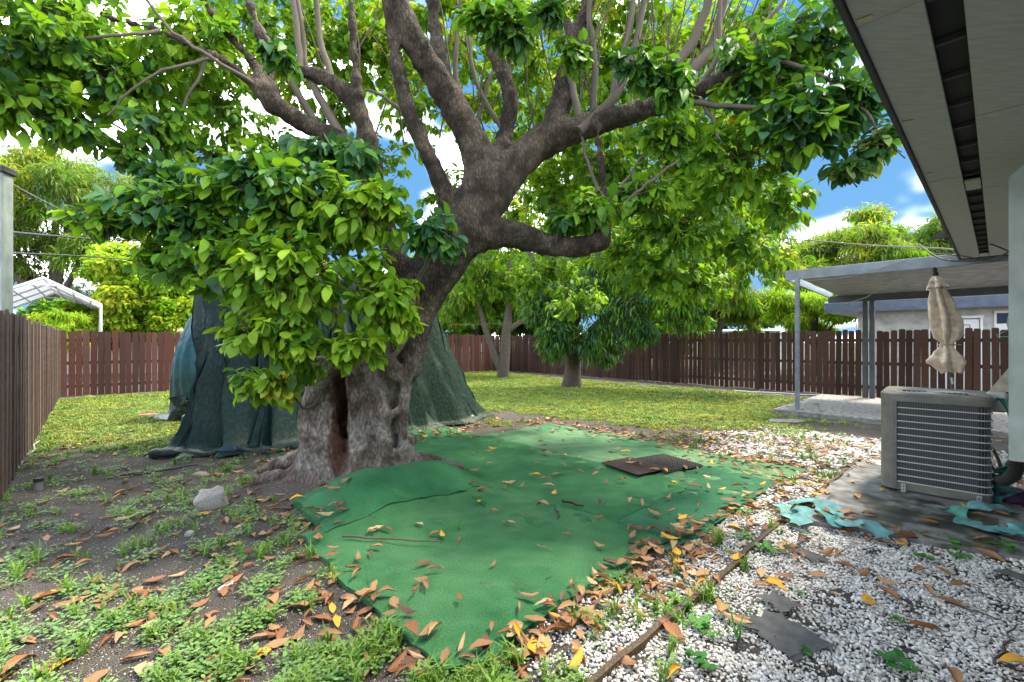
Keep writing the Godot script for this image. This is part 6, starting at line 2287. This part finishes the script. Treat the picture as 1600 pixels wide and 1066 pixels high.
func where_on(w: Vector3) -> String:
	var q := sp(w)
	if on_slab(q):
		return "on the damp walkway slab" + (" under the air conditioner" if q.y > -0.6 else " near its left edge")
	if on_turf(q):
		if q.y > -2.25 and q.x > 3.0 and q.x < 4.7: return "on the dark turf strip by the gravel"
		if q.x < 1.9: return "at the lower end of the front turf piece" if q.y > -3.2 else "on the turf hump below the trunk"
		if q.x < 3.1: return "on the front turf piece" if q.y > -3.0 else "on the turf right of the trunk"
		if q.x < 4.4: return "on the middle turf piece " + ("towards the gravel" if q.y > -3.2 else "towards the tarpaulin")
		return "on the pale turf " + ("near the black mat" if absf(q.y + 2.9) < 0.8 else ("at its far corner" if q.y < -3.7 else "at its gravel side"))
	if gravel(w.x, w.z) > 0.5:
		if q.y < -1.25: return "on gravel between turf and timber edging, " + ("far end" if q.x > 4.0 else ("halfway along" if q.x > 2.6 else "lower end"))
		if q.x < 2.6: return "on the white gravel nearest the camera"
		return "on the white gravel " + ("by the walkway slab" if q.x > 3.7 else ("next to the timber edging" if q.y < -0.8 else "in its open middle"))
	if lawn(w.x, w.z) > 0.35:
		return "on the left lawn" if w.x < -2.5 else ("on the back lawn" if q.y < -4.0 else "on the thin grass before the patio")
	if q.x > 6.0 and w.x > -1.0:
		return "in the leaf belt along the far turf edge" if q.x < 8.0 else "on the soil strip below the right fence"
	if w.x < -0.4:
		if (w - Vector3(-2.2, 0, -4.6)).length() < 0.9: return "among the roots of the big trunk"
		if -w.z > 4.6: return "on the bare soil before the tarpaulin"
		if -w.z > 3.2: return "in the weeds " + ("left of the concrete lump" if w.x < -2.6 else "between the roots and the turf")
		return "in the near weeds " + ("at the lower left" if w.x < -1.9 else ("halfway to the turf" if w.x < -1.0 else "close to the turf edge"))
	return "in the leaf pile along the lower turf edge" if q.x < 2.2 else "in the leaf drift right of the turf"


func litter() -> void:
	var rng := RandomNumberGenerator.new()
	rng.seed = 1200
	var shapes := []
	for k in 16:
		shapes.append(dry_leaf(k))
	var tones := [lin(0.26, 0.125, 0.055), lin(0.23, 0.09, 0.033), lin(0.11, 0.05, 0.028), lin(0.58, 0.3, 0.02), lin(0.42, 0.28, 0.14), lin(0.32, 0.17, 0.075)]
	var words := ["tan-brown", "orange-brown", "dark brown", "golden yellow", "pale straw", "fawn"]
	var skins := []
	for c in tones:
		var m: StandardMaterial3D = mats.dry.duplicate()
		m.albedo_color = c.linear_to_srgb()
		skins.append(m)
	var spots := []
	# ones that catch the eye: px, py, tone, shape, length
	for a in [
		[796, 823, 4, 3, .13], [740, 772, 0, 4, .12], [655, 828, 4, 3, .1], [692, 843, 3, 1, .11], [680, 841, 0, 1, .1], [718, 850, 0, 4, .1], [718, 943, 1, 3, .08], [770, 886, 0, 2, .08], [584, 838, 4, 1, .13], [604, 838, 5, 2, .12],
		[866, 775, 3, 1, .13], [893, 790, 1, 1, .1], [850, 792, 5, 1, .13], [858, 762, 4, 1, .13], [795, 757, 4, 1, .14], [815, 762, 5, 4, .12], [770, 802, 5, 2, .12], [748, 789, 3, 0, .09], [790, 765, 0, 2, .14], [755, 775, 0, 2, .14],
		[985, 788, 4, 1, .13], [1003, 791, 4, 2, .13], [1023, 806, 0, 2, .17], [1067, 814, 3, 0, .12], [1085, 818, 4, 2, .12], [1052, 757, 3, 1, .13], [1084, 762, 5, 1, .16], [1108, 766, 4, 2, .12], [935, 815, 0, 2, .13], [983, 829, 0, 2, .11],
		[1045, 780, 0, 2, .13], [905, 740, 0, 1, .12], [882, 716, 3, 1, .13], [905, 717, 4, 0, .08], [832, 707, 0, 2, .13], [845, 694, 0, 2, .13], [880, 692, 0, 2, .13], [850, 710, 0, 4, .12], [800, 701, 5, 1, .12], [765, 707, 5, 2, .14],
		[778, 695, 0, 2, .12], [965, 704, 5, 1, .13], [978, 685, 3, 1, .12], [1040, 740, 3, 1, .12], [1023, 738, 5, 1, .14], [985, 722, 0, 2, .12], [1112, 728, 3, 1, .13], [1128, 723, 5, 2, .13], [1098, 718, 0, 1, .12], [1205, 726, 5, 1, .14],
		[720, 690, 0, 2, .15], [735, 688, 5, 2, .14], [770, 703, 3, 1, .13], [948, 758, 0, 2, .13], [1150, 765, 0, 2, .14], [1105, 748, 4, 0, .09], [886, 840, 4, 2, .08], [850, 700, 2, 2, .1], [900, 690, 4, 2, .12], [950, 692, 5, 2, .1],
		[1210, 907, 3, 3, .15], [1357, 945, 3, 0, .16], [1388, 928, 0, 2, .16], [1390, 913, 5, 1, .15], [1500, 920, 5, 1, .16], [1480, 945, 0, 2, .15], [1445, 980, 1, 2, .17], [1168, 965, 0, 0, .16], [1290, 862, 0, 2, .18], [1310, 862, 5, 2, .14],
		[1235, 852, 0, 1, .12], [1322, 830, 5, 1, .14], [1420, 840, 0, 2, .24], [1535, 848, 0, 1, .14], [1540, 864, 5, 2, .2], [1590, 1042, 3, 7, .15], [1490, 1052, 0, 7, .14], [1255, 868, 0, 4, .12], [1160, 870, 1, 1, .13], [1325, 885, 1, 2, .14],
		[900, 1030, 3, 1, .15], [762, 1055, 3, 1, .15], [852, 950, 4, 1, .13], [890, 955, 5, 7, .16], [1000, 960, 5, 4, .12], [1050, 985, 1, 3, .2], [1085, 925, 5, 3, .2], [940, 930, 5, 2, .17], [980, 1030, 0, 7, .18], [1130, 950, 5, 7, .2],
		[1150, 965, 4, 2, .18], [1120, 905, 5, 2, .15], [1060, 885, 3, 7, .13], [1048, 850, 3, 1, .14], [1055, 1048, 3, 4, .14], [930, 905, 4, 2, .15], [870, 985, 1, 2, .18], [850, 1000, 4, 1, .18], [920, 975, 0, 3, .18], [1010, 935, 0, 4, .16],
		[335, 1035, 1, 7, .16], [385, 1040, 5, 7, .14], [465, 985, 0, 7, .15], [520, 990, 1, 3, .13], [470, 945, 5, 1, .17], [420, 990, 1, 2, .13], [80, 925, 1, 2, .19], [60, 945, 2, 1, .13], [150, 905, 1, 3, .17], [160, 935, 0, 2, .16],
		[30, 1035, 1, 7, .18], [5, 1040, 0, 2, .15], [240, 965, 1, 2, .14], [210, 975, 0, 2, .12], [150, 1060, 0, 1, .15], [270, 860, 0, 2, .13], [405, 786, 3, 0, .1], [388, 812, 3, 1, .11], [315, 806, 3, 1, .12], [362, 846, 0, 2, .12],
		[262, 865, 4, 7, .12], [100, 872, 1, 7, .16], [60, 820, 2, 2, .15], [130, 830, 2, 2, .14], [20, 850, 2, 2, .14], [165, 785, 0, 2, .13], [190, 765, 0, 1, .13], [45, 895, 2, 7, .14], [520, 905, 0, 2, .14], [480, 915, 5, 1, .14],
		[575, 1020, 0, 7, .14], [620, 1030, 1, 7, .17], [660, 1050, 0, 3, .17], [640, 1040, 5, 4, .14], [585, 959, 5, 2, .09], [650, 1020, 4, 2, .1], [330, 970, 5, 1, .12], [555, 970, 1, 2, .13], [425, 935, 5, 7, .16], [500, 935, 0, 2, .13],
		[1290, 812, 3, 1, .12], [1340, 780, 5, 1, .14], [1360, 808, 0, 1, .13], [1400, 765, 1, 2, .14], [1455, 821, 1, 1, .12], [1490, 800, 0, 2, .16], [1512, 798, 3, 0, .14], [1530, 810, 0, 4, .1], [1565, 808, 0, 1, .13], [1380, 770, 3, 1, .1],
		[410, 812, 4, 1, .12], [420, 830, 0, 2, .12], [465, 832, 5, 2, .12], [510, 822, 4, 2, .15], [425, 785, 5, 2, .12], [432, 822, 1, 1, .12], [1450, 925, 0, 1, .1], [1405, 850, 3, 1, .1], [1440, 893, 5, 1, .14], [1475, 893, 0, 2, .12],
	]:
		spots.append([gp(a[0], a[1], 0.03), a[2], a[3] + (8 if int(a[0]) % 2 == 1 else 0), a[4]])
	# belts and drifts: a polyline, the spread across it, how many
	for b in [
		[[[742, 660], [870, 662], [1010, 690], [1180, 720], [1262, 742]], 0.32, 330], [[[645, 692], [700, 680], [742, 664]], 0.22, 70],
		[[[1262, 752], [1200, 790], [1100, 832], [1050, 880], [1000, 912]], 0.14, 190], [[[1010, 895], [900, 965], [800, 1028], [745, 1064]], 0.1, 90],
		[[[960, 612], [1080, 622], [1250, 640]], 0.5, 110], [[[400, 706], [450, 715], [380, 735], [330, 745]], 0.3, 60], [[[430, 790], [500, 815], [470, 850]], 0.22, 40],
		[[[1190, 690], [1280, 700], [1360, 710]], 0.6, 210], [[[1000, 680], [1100, 680], [1200, 690]], 0.5, 120], [[[1210, 800], [1270, 790], [1300, 830], [1420, 845]], 0.12, 40], [[[1560, 690], [1570, 760]], 0.25, 60],
		[[[500, 880], [560, 960], [640, 1040]], 0.22, 60], [[[40, 820], [200, 840], [330, 850]], 0.7, 100], [[[60, 930], [250, 960], [430, 960]], 0.5, 76], [[[200, 690], [100, 700], [240, 720]], 0.8, 70],
		[[[1050, 960], [1200, 880], [1250, 830]], 0.3, 40], [[[820, 760], [950, 720], [1100, 740]], 0.9, 34], [[[900, 640], [1100, 650], [1300, 660]], 1.2, 60],
	]:
		var line: Array = b[0]
		for i in b[2]:
			var k := rng.randi() % (line.size() - 1)
			var u := rng.randf()
			var w := gp(lerpf(line[k][0], line[k + 1][0], u), lerpf(line[k][1], line[k + 1][1], u))
			w += Vector3(rng.randfn(), 0, rng.randfn()) * float(b[1])
			if w.z > -1.9 or (w - Vector3(-1.75, 0, -4.85)).length() < 0.62:
				continue
			var tone: int = [0, 0, 1, 1, 2, 5, 5, 4, 3][rng.randi() % 9]
			if rng.randf() < 0.5 and tone == 3:
				tone = 5
			spots.append([w, tone, rng.randi() % 16, rng.randf_range(0.085, 0.15)])
	var list := []
	for e in spots:
		var w: Vector3 = e[0]
		var q := sp(w)
		var y := ground(w.x, w.z) + 0.004
		if on_turf(q): y = carpet_height(w.x, w.z) + 0.05
		elif on_slab(q): y = 0.05 if q.x < 10.0 else 0.105
		elif gravel(w.x, w.z) > 0.5: y += 0.016
		w.y = y + rng.randf_range(0.0, 0.01)
		var bs := Basis.from_euler(Vector3(rng.randf_range(-0.18, 0.18), rng.randf() * TAU, (PI if rng.randf() < 0.35 and e[2] != 0 else 0.0) + rng.randf_range(-0.2, 0.2)))
		if absf(bs.y.y + 1.0) < 0.3:
			w.y += float(e[3]) * 0.2
		var sz := Vector3(float(e[3]) * rng.randf_range(0.9, 1.2), float(e[3]), float(e[3]))
		list.append([float(e[3]) / -w.z if in_view(w, 0.0) else 0.0, Transform3D(bs * Basis.from_scale(sz), w), e[1], e[2]])
	list.sort_custom(func(a, b): return a[0] > b[0])
	var rest := MB.new()
	for i in list.size():
		var e: Array = list[i]
		var tf: Transform3D = e[1]
		if i < 300:
			var o := obj("fallen_leaf", shapes[e[3]][0], skins[e[2]])
			o.transform = tf
			tag(o, "%s %s fallen leaf %s" % [shapes[e[3]][2], words[e[2]], where_on(tf.origin)], "leaf", "dry fallen leaves")
		else:
			var src: MB = shapes[e[3]][1]
			var base := rest.v.size()
			var g := rng.randf_range(0.75, 1.25)
			var c: Color = tones[e[2]]
			for k in src.v.size():
				rest.v.append(tf * src.v[k])
				rest.n.append((tf.basis * src.n[k]).normalized())
				rest.c.append(Color(c.r * g, c.g * g, c.b * g))
			for k in src.t:
				rest.t.append(base + k)
	setting("leaf_litter", rest, mats.dry, "scattered brown leaf litter farther off on lawn, soil and turf edge", "stuff")
